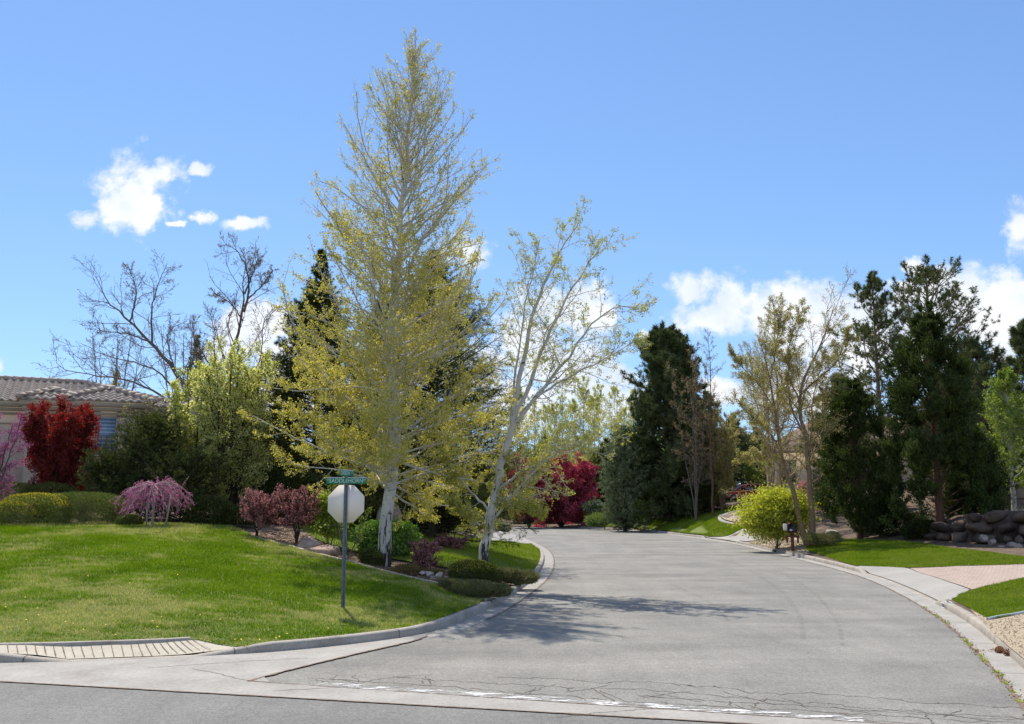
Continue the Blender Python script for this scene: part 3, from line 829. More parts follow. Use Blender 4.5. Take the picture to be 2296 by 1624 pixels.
def leafmesh(r, X, size, aspect=0.7, droop=0.3):
    n = len(X)
    a = unit(r.normal(0, 1, (n, 3)) + np.array((0, 0, -droop)))
    b = unit(np.cross(a, unit(r.normal(0, 1, (n, 3)))))
    s = (size * r.uniform(0.6, 1.3, n))[:, None]
    V = np.stack([X, X + a * s * .5 + b * s * aspect * .5, X + a * s, X + a * s * .5 - b * s * aspect * .5], 1)
    return V.reshape(-1, 3), np.arange(4 * n).reshape(-1, 4)

def needles(r, X, T, ln, w, ang=55, m=1):
    n = len(X)
    rv = unit(r.normal(0, 1, (n, 3))); pr = unit(rv - T * (rv * T).sum(1, keepdims=True))
    a = math.radians(ang); d = T * math.cos(a) + pr * math.sin(a)
    b = unit(np.cross(d, r.normal(0, 1, (n, 3))))
    s = (ln * r.uniform(.6, 1.2, n))[:, None]
    V = np.stack([X - b * w / 2, X + b * w / 2, X + d * s], 1)
    return V.reshape(-1, 3), np.arange(3 * n).reshape(-1, 3)

class Wood:
    def __init__(s): s.V = []; s.Q = []; s.n = 0
    def add(s, P, R, sides):
        V, Q = tubes(P, R, sides); s.V.append(V); s.Q.append(Q + s.n); s.n += len(V)
    def build(s, name, m, parent): return mk(name, np.concatenate(s.V), [np.concatenate(s.Q)], m, parent, smooth=True)

def stem(pts, r0, r1, K=14, rpow=1.0):
    P = chaikin(np.asarray(pts, float), 2)
    L = arc3(P); s = np.linspace(0, L[-1], K + 1)
    Q = np.stack([np.interp(s, L, P[:, k]) for k in range(3)], 1)
    f = np.linspace(0, 1, K + 1) ** rpow
    return Q, r0 * (1 - f) + r1 * f
def arc3(P): return np.concatenate([[0], np.cumsum(np.linalg.norm(np.diff(P, axis=0), axis=1))])

def broad(root, base, stems, l1, l2, l3, leaf, seed, m_bark, m_leaf, sides=(8, 5, 3, 3), crown='crown', trunk='trunk', clip=None, l4=None):
    """stems: list of (pts, r0, r1) in world space; the tree's parts hang under root placed at base"""
    r = np.random.default_rng(seed); base = np.asarray(base, float)
    w = Wood(); SP = [stem(np.asarray(p) - base, a, b) for p, a, b in stems]
    P0 = np.stack([x[0] for x in SP]); R0 = np.stack([x[1] for x in SP])
    P0[:, 1:-1] += r.normal(0, 0.012 * plen(P0)[:, None, None] ** 0.5, P0[:, 1:-1].shape)
    w.add(P0, R0, sides[0])
    twigs = []
    P, R = P0, R0
    for li, sp in enumerate([l1, l2, l3, l4]):
        if sp is None: break
        S, D, tt, pi, rr = spawn(r, P, R, sp['n'], sp.get('t0', .2), sp.get('t1', .98), sp['a'][0], sp['a'][1], sp.get('jit', .35), sp.get('flat', 0), sp.get('pw', 1))
        LL = sp['len'](tt, plen(P)[pi], S, D, r) if callable(sp['len']) else plen(P)[pi] * sp['len'] * (1 - sp.get('tap', .6) * tt) * r.uniform(.6, 1.25, len(S))
        if clip is not None:
            k = clip(S + base, r) & (LL > 0.03)
            S, D, LL, rr = S[k], D[k], LL[k], rr[k]
        ra = np.minimum(rr * sp.get('rs', .6), LL * sp.get('rl', .014)); ra = np.maximum(ra, sp.get('rmin', .004))
        K = sp.get('K', 5)
        P, R = growl(r, S, D, LL, ra, np.maximum(ra * .3, sp.get('rmin', .004) * .7), K, sp.get('wob', .18), (sp['up'](tt)[:len(S)] if callable(sp.get('up')) else sp.get('up', 0.2)))
        if sp.get('fit'): P = sp['fit'](P, r)
        w.add(P, R, sides[min(li + 1, 3)])
        twigs.append(P)
    w.build(trunk, m_bark, root)
    Vs, Qs, n = [], [], 0
    for lv, cnt, t0 in leaf['on']:
        X, T = (clusters if leaf.get('clus') else along)(r, twigs[lv], cnt, t0, leaf.get('spread', .04))
        if 'keep' in leaf:
            X = X[leaf['keep'](X + base, r)] if not leaf.get('clus') else X[np.repeat(leaf['keep'](X[::4] + base, r), 4)]
        V, Q = leafmesh(r, X, leaf['size'], leaf.get('aspect', .75), leaf.get('droop', .4))
        Vs.append(V); Qs.append(Q + n); n += len(V)
    if Vs: mk(crown, np.concatenate(Vs), [np.concatenate(Qs)], m_leaf, root)
    return root

def aspen_bark(name, base=(0.60, 0.56, 0.48), dark=(0.05, 0.045, 0.04), hmax=2.0):
    m, t, out = nt(name)
    tcn = N(t, 'ShaderNodeTexCoord'); v = tcn.outputs['Object']
    mp = N(t, 'ShaderNodeMapping', {'Vector': v, 'Scale': (3, 3, 13)})
    mp2 = N(t, 'ShaderNodeMapping', {'Vector': v, 'Scale': (9, 9, 1.5)})
    c = ramp(t, noise(t, v, 3, 5), [(0.3, tuple(x * .8 for x in base)), (0.7, tuple(min(1, x * 1.12) for x in base))])
    f1 = N(t, 'ShaderNodeMapRange', {'Value': noise(t, mp.outputs[0], 1.3, 4, .6), 'From Min': .62, 'From Max': .68}).outputs[0]
    z = N(t, 'ShaderNodeSeparateXYZ', {0: v}).outputs['Z']
    hz = N(t, 'ShaderNodeMapRange', {'Value': z, 'From Min': hmax, 'From Max': -0.2, 'To Min': 0.0, 'To Max': 0.17}).outputs[0]
    f2v = N(t, 'ShaderNodeMath', {0: noise(t, mp2.outputs[0], 1.0, 5, .65), 1: hz}, operation='ADD').outputs[0]
    f2 = N(t, 'ShaderNodeMapRange', {'Value': f2v, 'From Min': .62, 'From Max': .66}).outputs[0]
    f = N(t, 'ShaderNodeMath', {0: f1, 1: f2}, operation='MAXIMUM').outputs[0]
    c = mixc(t, f, c, dark)
    b = N(t, 'ShaderNodeBsdfPrincipled', {'Base Color': c, 'Roughness': .75, 'Specular IOR Level': .25})
    bp = N(t, 'ShaderNodeBump', {'Height': f, 'Strength': .5, 'Distance': .02, 'Invert': True} if False else {'Height': f, 'Strength': .5, 'Distance': .02})
    t.links.new(bp.outputs[0], b.inputs['Normal']); t.links.new(b.outputs[0], out.inputs[0]); return m

B_ASP = aspen_bark('aspen_bark')
B_GREY = surf('grey_bark', [(0.3, (0.10, 0.08, 0.065)), (0.7, (0.22, 0.18, 0.15))], 6, .9, .5, stretch=(3, 3, 1))
B_DARK = surf('dark_bark', [(0.3, (0.03, 0.024, 0.018)), (0.7, (0.075, 0.06, 0.045))], 6, .9, .5, stretch=(3, 3, 1))
B_TAN = surf('tan_bark', [(0.3, (0.2, 0.13, 0.075)), (0.7, (0.36, 0.25, 0.15))], 6, .9, .5, stretch=(3, 3, 1))
B_PALE = surf('pale_bark', [(0.3, (0.32, 0.28, 0.22)), (0.7, (0.5, 0.46, 0.38))], 6, .9, .3, stretch=(2, 2, 2))
B_RED = surf('red_bark', [(0.3, (0.09, 0.045, 0.03)), (0.7, (0.2, 0.11, 0.07))], 6, .9, .5, stretch=(3, 3, 1))
L_ASP = leafmat('aspen_leaf', (0.42, 0.38, 0.06), (0.62, 0.56, 0.15), .5, 1.25, .08)
L_ASP2 = leafmat('aspen_leaf_green', (0.38, 0.39, 0.06), (0.56, 0.53, 0.12), .5, 1.2, .08)
L_OLIVE = leafmat('budding_leaf', (0.36, 0.33, 0.10), (0.54, 0.48, 0.19), .45, 1.1, .05)
L_PEAR = leafmat('pear_leaf', (0.38, 0.43, 0.05), (0.80, 0.76, 0.36), .58, 1.25, .10)
L_BLOS = leafmat('white_blossom', (0.62, 0.58, 0.48), (0.75, 0.70, 0.62), .35, 1.0, .02)
L_RED = leafmat('plum_leaf', (0.17, 0.014, 0.012), (0.38, 0.045, 0.03), .45, 1.2, .07)
L_PURP = leafmat('redbud_blossom', (0.42, 0.09, 0.24), (0.58, 0.24, 0.42), .35, 1.05, .03)
L_SAND = leafmat('sandcherry_leaf', (0.17, 0.035, 0.04), (0.56, 0.29, 0.28), .4, 1.2, .10)
L_CRAB = leafmat('crabapple_blossom', (0.36, 0.045, 0.08), (0.62, 0.16, 0.20), .4, 1.15, .03)
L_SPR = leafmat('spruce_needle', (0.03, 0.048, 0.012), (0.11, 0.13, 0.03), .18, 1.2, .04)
L_SPR2 = leafmat('spruce_needle_light', (0.055, 0.08, 0.018), (0.19, 0.20, 0.045), .25, 1.2, .04)
L_PINE = leafmat('pine_needle', (0.075, 0.105, 0.032), (0.19, 0.21, 0.075), .2, 1.2, .05)
L_PINE2 = leafmat('pine_needle_dark', (0.06, 0.09, 0.028), (0.17, 0.195, 0.065), .2, 1.2, .05)
L_BLUE = leafmat('blue_juniper', (0.13, 0.17, 0.08), (0.26, 0.30, 0.15), .2, 1.2, .04)
L_ARB = leafmat('arborvitae_spray', (0.020, 0.038, 0.010), (0.088, 0.115, 0.026), .28, 1.4, .03)
L_YEW = leafmat('yew_needle', (0.04, 0.06, 0.012), (0.14, 0.165, 0.035), .25, 1.3, .05)
L_HEDGE = leafmat('hedge_leaf', (0.07, 0.095, 0.018), (0.2, 0.235, 0.06), .25, 1.2, .05)
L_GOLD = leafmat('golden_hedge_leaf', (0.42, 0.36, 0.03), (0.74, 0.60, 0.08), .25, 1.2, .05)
L_LIME = leafmat('lime_leaf', (0.22, 0.32, 0.03), (0.50, 0.56, 0.10), .45, 1.2, .08)
L_LIME2 = leafmat('yellow_lime_leaf', (0.32, 0.37, 0.03), (0.64, 0.62, 0.11), .45, 1.2, .05)
L_FRESH = leafmat('fresh_leaf', (0.15, 0.23, 0.03), (0.34, 0.41, 0.08), .4, 1.2, .05)
L_GREEN = leafmat('green_leaf', (0.09, 0.2, 0.02), (0.22, 0.36, 0.06), .4, 1.2, .12)
L_MID = leafmat('mid_leaf', (0.10, 0.17, 0.03), (0.22, 0.28, 0.07), .4, 1.2, .08)
L_BROWN = leafmat('heath_leaf', (0.17, 0.11, 0.04), (0.34, 0.25, 0.10), .3, 1.1, .04)
L_JUN = leafmat('juniper_spray', (0.09, 0.10, 0.03), (0.26, 0.25, 0.10), .25, 1.2, .05)
L_SAGE = leafmat('sage_leaf', (0.22, 0.24, 0.13), (0.36, 0.36, 0.22), .35, 1.1, .05)
L_RUST = leafmat('rusty_bud', (0.24, 0.17, 0.085), (0.36, 0.27, 0.14), .35, 1.1, .05)
L_PINK = leafmat('pink_blossom', (0.55, 0.20, 0.26), (0.7, 0.36, 0.40), .35, 1.1, .03)

# ---- conifers
def spruce(root, H, prof, seed, whorl=.32, per=7, m=L_SPR, nl=.12, nw=.016, nn=9, droop=-.25, a0=86, a1=52, sub=12, dens=1.0, bark=B_DARK, t0=0.02, crown='crown'):
    """prof(f) -> crown radius at height fraction f"""
    r = np.random.default_rng(seed); w = Wood()
    P0, R0 = stem([(0, 0, 0), (0.02, 0, H * .5), (0, 0, H)], .018 * H, .012, 30)
    w.add(P0[None], R0[None], 8)
    nw_ = int(H * (1 - t0) / whorl); z = np.linspace(H * t0 + .05, H * .985, nw_)
    z = np.repeat(z, per) + r.normal(0, whorl * .3, nw_ * per); z = np.clip(z, .05, H * .99)
    az = r.uniform(0, 6.283, len(z)); f = z / H
    L = np.array([prof(x) for x in f]) * r.uniform(.72, 1.12, len(z))
    ang = np.radians(a0 + (a1 - a0) * f + r.normal(0, 5, len(z)))
    L = L / np.sin(ang)
    D = np.stack([np.cos(az) * np.sin(ang), np.sin(az) * np.sin(ang), np.cos(ang)], 1)
    S = np.stack([0 * z, 0 * z, z], 1)
    P1, R1 = growl(r, S, D, L, np.clip(L * .013, .006, .05), .004, 6, .05, droop * (1 - f) + .28)
    w.add(P1, R1, 4)
    S, D, tt, pi, rr = spawn(r, P1, R1, sub, .15, .97, 58, 38, .2, flat=.75)
    L2 = np.clip(L[pi] * .42 * (1 - .72 * tt), .12, 1.2) * r.uniform(.7, 1.15, len(S))
    P2, R2 = growl(r, S, D, L2, .006, .003, 4, .06, -.12)
    w.add(P2, R2, 3)
    S, D, tt3, pi3, _ = spawn(r, P2, R2, 4, .25, .95, 50, 38, .2, flat=.6)
    L3 = L2[pi3] * .42 * (1 - .5 * tt3); k = L3 > .07
    P3, R3 = growl(r, S[k], D[k], L3[k], .003, .002, 2, .05, -.1)
    w.build('trunk', bark, root)
    Vs, Fs, n = [], [], 0
    for P, c in ((P1, int(14 * dens)), (P2, int(nn * 1.5 * dens)), (P3, int(nn * dens))):
        X, T = along(r, P, c, .12, .006); V, F = needles(r, X, T, nl, nw, 48)
        Vs.append(V); Fs.append(F + n); n += len(V)
    mk(crown, np.concatenate(Vs), [np.concatenate(Fs)], m, root)
    return root

def pine(root, H, prof, seed, m=L_PINE, n1=90, n2=9, n3=3, tl=.26, tw=.03, tn=16, t0=.2, lean=(0, 0), bark=B_TAN, a=(85, 38), up=.5, r0=.016, rings=0):
    r = np.random.default_rng(seed); w = Wood()
    P0, R0 = stem([(0, 0, 0), (lean[0] * .4, lean[1] * .4, H * .5), (lean[0], lean[1], H)], r0 * H, .02, 24)
    w.add(P0[None], R0[None], 8)
    S, D, tt, pi, rr = spawn(r, P0[None], R0[None], n1, t0, .985, a[0], a[1], .3)
    f = S[:, 2] / H
    L = np.array([prof(x) for x in f]) * r.uniform(.6, 1.12, len(S)) * 1.05
    P1, R1 = growl(r, S, D, L, np.clip(L * .016, .01, .07), .008, 6, .14, up)
    w.add(P1, R1, 5)
    S, D, tt2, pi2, _ = spawn(r, P1, R1, n2, .25, .98, 55, 30, .35)
    L2 = np.clip(L[pi2] * .42 * (1 - .6 * tt2), .25, 1.6) * r.uniform(.6, 1.1, len(S))
    P2, R2 = growl(r, S, D, L2, .012, .006, 4, .16, .45)
    w.add(P2, R2, 3)
    S, D, tt3, pi3, _ = spawn(r, P2, R2, n3, .4, .98, 50, 30, .35)
    P3, R3 = growl(r, S, D, L2[pi3] * .4, .007, .005, 2, .15, .4)
    w.add(P3, R3, 3); w.build('trunk', bark, root)
    C, T = [], []
    for P in (P1, P2, P3):
        C.append(P[:, -1]); T.append(unit(P[:, -1] - P[:, -2]))
        if P is not P3: C.append(P[:, -2]); T.append(unit(P[:, -1] - P[:, -2]))
    C = np.concatenate(C); T = np.concatenate(T)
    X = np.repeat(C, tn, 0) - np.repeat(T, tn, 0) * r.uniform(0, tl * .8, (len(C) * tn, 1)) + r.normal(0, .012, (len(C) * tn, 3))
    TT = np.repeat(T, tn, 0); ang = r.uniform(20, 95, len(X))
    rv = unit(r.normal(0, 1, X.shape)); pr = unit(rv - TT * (rv * TT).sum(1, keepdims=True))
    d = TT * np.cos(np.radians(ang))[:, None] + pr * np.sin(np.radians(ang))[:, None]
    b = unit(np.cross(d, r.normal(0, 1, X.shape))); s = (tl * r.uniform(.6, 1.1, len(X)))[:, None]
    V = np.stack([X - b * tw / 2, X + b * tw / 2, X + d * s], 1).reshape(-1, 3)
    mk('crown', V, [np.arange(len(V)).reshape(-1, 3)], m, root)
    return root

# ---- clipped and loose shrubs: foliage spread through a lumpy volume
def lumps(r, n, els, shell=.55, lump=.13, freq=3.0):
    """els: list of (centre, radii, squareness). points near the skin of each lobe"""
    vol = np.array([e[1][0] * e[1][1] + e[1][0] * e[1][2] + e[1][1] * e[1][2] for e in els]); vol = vol / vol.sum()
    out, nor = [], []
    for (c, rad, sq), q in zip(els, vol):
        k = int(n * q) + 1
        d = unit(r.normal(0, 1, (k, 3)))
        s = 1.0 / (np.abs(d) ** sq).sum(1) ** (1.0 / sq)      # superellipsoid reach
        ph = r.uniform(0, 6, 3)
        bmp = 1 + lump * (np.sin(d[:, 0] * freq * 2 + ph[0]) * np.sin(d[:, 1] * freq * 2.3 + ph[1]) + np.sin(d[:, 2] * freq * 2.7 + ph[2]) * .6 + r.normal(0, .35, k))
        t = 1 - np.abs(r.normal(0, 1, k)) * (1 - shell) * .55; t = np.clip(t, .1, 1.06)
        out.append(np.asarray(c) + d * (s * bmp * t)[:, None] * np.asarray(rad)); nor.append(unit(d / np.asarray(rad)))
    return np.concatenate(out), np.concatenate(nor)

def sprays(r, X, Nn, ln, w, spread=.8, up=.3):
    n = len(X); d = unit(Nn * 1.0 + r.normal(0, spread, (n, 3)) + np.array((0, 0, up)))
    b = unit(np.cross(d, r.normal(0, 1, (n, 3)))); s = (ln * r.uniform(.5, 1.2, n))[:, None]; ww = w * r.uniform(.6, 1.2, (n, 1))
    V = np.stack([X, X + d * s * .55 + b * ww / 2, X + d * s, X + d * s * .45 - b * ww / 2], 1)
    return V.reshape(-1, 3), np.arange(4 * n).reshape(-1, 4)

def stems_fan(r, n, h, spread, r0, base=0.03, K=5):
    S = np.c_[r.normal(0, base, (n, 2)), np.zeros(n)]
    az = r.uniform(0, 6.283, n); a = np.abs(r.normal(0, 1, n)) * spread
    D = np.stack([np.cos(az) * np.sin(a), np.sin(az) * np.sin(a), np.cos(a)], 1)
    return growl(r, S, D, h * r.uniform(.7, 1.1, n), r0 * r.uniform(.6, 1.2, n), r0 * .3, K, .14, .15)

def shrub(root, els, n, ln, w, m, seed, shell=.55, lump=.13, freq=3.0, up=.3, spread=.8, nst=9, bark=B_GREY, st_h=None, r0=.012, leafy=False, extra=None, base=.03, zmin=0.0, sspread=.5, foliage='foliage'):
    r = np.random.default_rng(seed)
    h = max(e[0][2] + e[1][2] for e in els)
    P, R = stems_fan(r, nst, (st_h or h * .75), sspread, r0, base)
    wd = Wood(); wd.add(P, R, 5)
    S, D, tt, pi, rr = spawn(r, P, R, 6, .3, .98, 45, 30, .4)
    P2, R2 = growl(r, S, D, h * .3 * r.uniform(.5, 1.1, len(S)), r0 * .4, .003, 3, .2, .2)
    wd.add(P2, R2, 3); wd.build('stems', bark, root)
    X, Nn = lumps(r, n, els, shell, lump, freq); k = X[:, 2] > zmin; X, Nn = X[k], Nn[k]
    V, Q = leafmesh(r, X, ln, w / ln, .1) if leafy else sprays(r, X, Nn, ln, w, spread, up)
    mk(foliage, V, [Q], m, root)
    if extra:
        m2, test = extra
        X, Nn = lumps(r, n // 2, els, min(.97, shell + .2), lump, freq); k = test(X, Nn, r) & (X[:, 2] > zmin); V, Q = sprays(r, X[k], Nn[k], ln, w, spread, up)
        mk('blossom' if m2 in (L_BLOS, L_PINK) else 'new_growth', V, [Q], m2, root)
    return root

def interp(pts):
    xs = [p[0] for p in pts]; ys = [p[1] for p in pts]
    return lambda x: float(np.interp(x, xs, ys))
def envf(xs, ys): return lambda z: np.interp(z, xs, ys)
# ================================================================ planting: the corner, left of the street
def Wl(pts, Y, lean=0.0):
    """polyline given as pixels, standing at distance Y"""
    return [tuple(W(x, y, Y + lean * i)) for i, (x, y) in enumerate(pts)]
def yz(py, Y): return W(CX, py, Y)[2]

# tall aspen
b = GP(862, 1272); b[1] = 26.0; b = np.array((W(862, 1272, 26.0)[0], 26.0, gz(W(862, 1272, 26.0)[0], 26.0) - .05))
t = thing('aspen_tree', 'tall aspen with pale trunk and yellow green spring leaves, standing behind the stop sign', 'tree', tuple(b))
tr = Wl([(862,1270),(868,1180),(876,1060),(884,940),(880,820),(884,700),(895,560),(905,420),(922,280),(930,180),(931,62)], 26.0)
tr[0] = tuple(b)
env = envf([yz(1180,26), yz(1120,26), yz(1000,26), yz(850,26), yz(700,26), yz(560,26), yz(430,26), yz(300,26), yz(200,26), yz(110,26), yz(60,26)],
           [2.9, 3.9, 3.9, 3.4, 3.0, 2.95, 2.55, 2.3, 1.65, .95, .3])
tax = np.array(tr) - b
def a_fit(P, r):
    S = P[:, :1]; al = r.uniform(.72, 1.12, len(P)); P = P.copy()
    for _ in range(3):
        T = P[:, -1]; ax = np.interp(T[:, 2], tax[:, 2], tax[:, 0]); rad = np.hypot(T[:, 0] - ax, T[:, 1]); s = np.minimum(1, env(T[:, 2] + b[2]) * al / np.maximum(rad, .05))
        P = S + (P - S) * np.maximum(s, .3)[:, None, None]
    return P
def a_len(tt, pl, S, D, r):
    z0 = S[:, 2] + b[2]; s = np.maximum(np.sqrt(D[:, 0]**2 + D[:, 1]**2), .25)
    L = env(z0) / s
    for _ in range(3): L = env(z0 + L * D[:, 2] * .75 + L * .12) / s
    return np.minimum(L * 1.6, 5.4) * r.uniform(.5, 1.12, len(S))
broad(t, b, [(tr, .185, .012)],
      dict(n=195, t0=.13, t1=.94, pw=1.12, a=(84, 33), fit=a_fit, len=a_len, K=10, wob=.12, up=lambda tt: .1 + .6 * tt, rs=.42, rl=.0085, rmin=.006, jit=.2),
      dict(n=13, t0=.15, t1=.98, a=(48, 30), len=.34, tap=.55, K=6, wob=.13, up=.45, rl=.010, rmin=.0045),
      dict(n=7, t0=.2, t1=.98, a=(48, 34), len=.36, tap=.4, K=4, wob=.18, up=.35, rl=.009, rmin=.003),
      dict(size=.046, aspect=.85, spread=.04, droop=.5, clus=True, on=[(2, 16, .15), (1, 16, .3)],
           keep=lambda X, r: r.random(len(X)) < np.interp(X[:, 2], [b[2], yz(900, 26), yz(650, 26), yz(430, 26), yz(150, 26)], [1, .95, .50, .22, .06])),
      101, B_ASP, L_ASP)
ASP1 = t
# leaning aspen
Y2 = 26.5
b = np.array((W(1080, 1262, Y2)[0], Y2, gz(W(1080, 1262, Y2)[0], Y2) - .05))
t = thing('aspen_tree', 'leaning white aspen with sparse leaves, its trunk behind the clipped round shrub', 'tree', tuple(b))
def w2(p, l=0.0): return Wl(p, Y2, l)
main = w2([(1080,1262),(1092,1195),(1104,1120),(1126,1030),(1150,950)]); main[0] = tuple(b)
st = [(main, .145, .10),
      (w2([(1149,955),(1158,900),(1178,800),(1196,700),(1230,610),(1262,560),(1305,488)]), .088, .010),
      (w2([(1150,952),(1175,890),(1215,790),(1255,700),(1300,620),(1352,540)], .12), .075, .009),
      (w2([(1150,957),(1190,905),(1250,830),(1320,740),(1385,680),(1430,690)], -.12), .065, .009),
      (w2([(1165,930),(1230,870),(1300,830),(1370,800),(1425,760)], -.25), .04, .008),
      (w2([(1112,1100),(1150,1070),(1205,1035),(1260,1015),(1330,995),(1375,960)], -.15), .045, .008),
      (w2([(1092,1180),(1150,1110),(1205,1050),(1250,1015),(1310,985)], -.3), .042, .008),
      (w2([(1106,1130),(1150,1115),(1180,1090),(1195,1060),(1215,1035)], -.1), .04, .01),
      (w2([(1098,1150),(1070,1115),(1040,1085),(1010,1050),(995,1010)], -.1), .035, .008),
      (w2([(1095,1170),(1065,1180),(1040,1150),(1010,1120)], -.25), .03, .008),
      (w2([(1110,1110),(1150,1130),(1190,1140),(1215,1150)], -.3), .025, .007),
      (w2([(1150,955),(1152,860),(1165,760),(1178,680),(1200,590),(1210,540)], .15), .04, .008)]
broad(t, b, st,
      dict(n=20, t0=.18, t1=.99, a=(55, 26), len=lambda tt, pl, S, D, r: np.where(np.arange(len(S)) // 20 == 0, .6, np.minimum(pl * .36, 1.9) * (1 - .45 * tt)) * r.uniform(.5, 1.2, len(S)), K=7, wob=.17, up=.25, rs=.45, rl=.011, rmin=.007),
      dict(n=8, t0=.15, t1=.98, a=(55, 35), len=.42, tap=.5, K=5, wob=.2, up=.15, rl=.011, rmin=.0045),
      dict(n=5, t0=.2, t1=.98, a=(55, 35), len=.42, tap=.4, K=3, wob=.22, up=.1, rl=.01, rmin=.0032),
      dict(size=.042, aspect=.85, spread=.035, droop=.5, clus=True, on=[(2, 8, .15), (1, 8, .3)],
           keep=lambda X, r: r.random(len(X)) < np.interp(X[:, 2], [b[2] + .5, b[2] + 2.6, b[2] + 4, yz(800, Y2), yz(500, Y2)], [.5, .4, .32, .4, .42])),
      102, B_ASP, L_ASP2)

# dark spruces behind the aspen
def sp_at(px, Y, top, prof, seed, label, **k):
    p = at(px, Y); H = W(px, top, Y)[2] - p[2]
    t = thing('spruce_tree', label, 'tree', (p[0], p[1], p[2] - .05), k.pop('group', None))
    spruce(t, H, prof(H), seed, **k); return t
def cone(R, knee=.25, low=.9): return lambda H: interp([(0, R * low), (knee * .5, R), (1, .03)])
sp_at(703, 36, 560, lambda H: interp([(0, 3.1), (.15, 3.3), (.5, 2.0), (.8, .75), (.93, .22), (1, .02)]), 111, 'narrow dark spruce left of the tall aspen, its tip against blue sky', per=11, sub=16, dens=1.25)
sp_at(965, 37, 562, lambda H: interp([(0, 3.6), (.2, 4.5), (.45, 3.6), (.75, 1.8), (1, .03)]), 112, 'broad dark spruce standing straight behind the tall aspen', m=L_SPR2, per=11, sub=17, dens=1.1)
sp_at(424, 56, 752, cone(2.3), 113, 'small narrow spruce with its tip between the two bare trees', per=7, sub=10, dens=.9, nl=.12, nw=.022)
sp_at(850, 41, 640, cone(3.2), 114, 'dark spruce hidden between the two taller spruces', m=L_SPR2, per=9, sub=13, dens=1.0, nl=.15, nw=.02)

# bare trees
b = at(445, 48); t = thing('bare_tree', 'bare dark tree with long limbs reaching left over the house roof', 'tree', tuple(b))
Yb = 48
st = [([tuple(b)] + Wl([(440,1000),(430,900),(420,870)], Yb), .2, .15),
      (Wl([(422,880),(385,820),(340,770),(290,720),(240,680),(215,620)], Yb, .1), .12, .012),
      (Wl([(340,775),(338,720),(345,660),(375,590)], Yb, .1), .06, .01), (Wl([(290,722),(310,660),(290,600)], Yb, -.2), .05, .01),
      (Wl([(340,768),(280,745),(225,745),(205,720)], Yb, -.2), .05, .01),
      (Wl([(420,880),(390,830),(378,780),(372,740),(420,720)], Yb, .1), .05, .01),
      (Wl([(425,930),(350,880),(290,850),(200,840),(130,830),(125,790)], Yb, -.2), .07, .01),
      (Wl([(430,920),(380,855),(330,820),(240,800),(180,770)], Yb, -.1), .06, .01), (Wl([(424,880),(430,820),(440,780),(430,720)], Yb, .2), .05, .01)]
broad(t, b, st, dict(n=16, t0=.25, t1=.98, a=(55, 30), len=.33, tap=.45, K=6, wob=.17, up=.25, rl=.010, rmin=.010),
      dict(n=8, t0=.2, a=(52, 30), len=.42, tap=.5, K=4, wob=.2, up=.2, rl=.010, rmin=.0065),
      dict(n=5, t0=.2, a=(52, 30), len=.42, tap=.4, K=3, wob=.2, up=.2, rl=.008, rmin=.0045),
      dict(size=.05, on=[(2, 1, .5)], spread=.03), 121, B_GREY, L_RUST)
b = at(515, 46); t = thing('bare_tree', 'bare dark tree with a crooked trunk rising above the white flowering pear', 'tree', tuple(b)); Yb = 46
st = [([tuple(b)] + Wl([(515,1000),(517,880),(515,840),(525,780),(545,700),(548,640),(550,600)], Yb), .2, .012),
      (Wl([(547,700),(560,660),(555,600),(530,560),(505,548)], Yb, .1), .06, .012), (Wl([(548,660),(570,610),(580,570)], Yb, -.1), .05, .012),
      (Wl([(556,670),(590,640),(612,605)], Yb, -.1), .045, .01), (Wl([(545,720),(520,680),(480,660)], Yb, .2), .04, .01), (Wl([(520,840),(500,790),(480,740),(470,700)], Yb, .2), .045, .01),
      (Wl([(530,900),(560,850),(590,800),(585,730),(612,690)], Yb, -.1), .05, .01), (Wl([(525,880),(575,850),(620,820),(655,790)], Yb, -.2), .05, .01), (Wl([(515,880),(480,830),(450,790),(440,760)], Yb, -.2), .05, .01)]
broad(t, b, st, dict(n=15, t0=.3, t1=.98, a=(55, 30), len=.34, tap=.45, K=6, wob=.17, up=.25, rl=.010, rmin=.010),
      dict(n=8, t0=.2, a=(52, 30), len=.42, tap=.5, K=4, wob=.2, up=.2, rl=.010, rmin=.0065),
      dict(n=5, t0=.2, a=(52, 30), len=.42, tap=.4, K=3, wob=.2, up=.2, rl=.008, rmin=.0045),
      dict(size=.05, on=[(2, 1, .5)], spread=.03), 122, B_GREY, L_RUST)

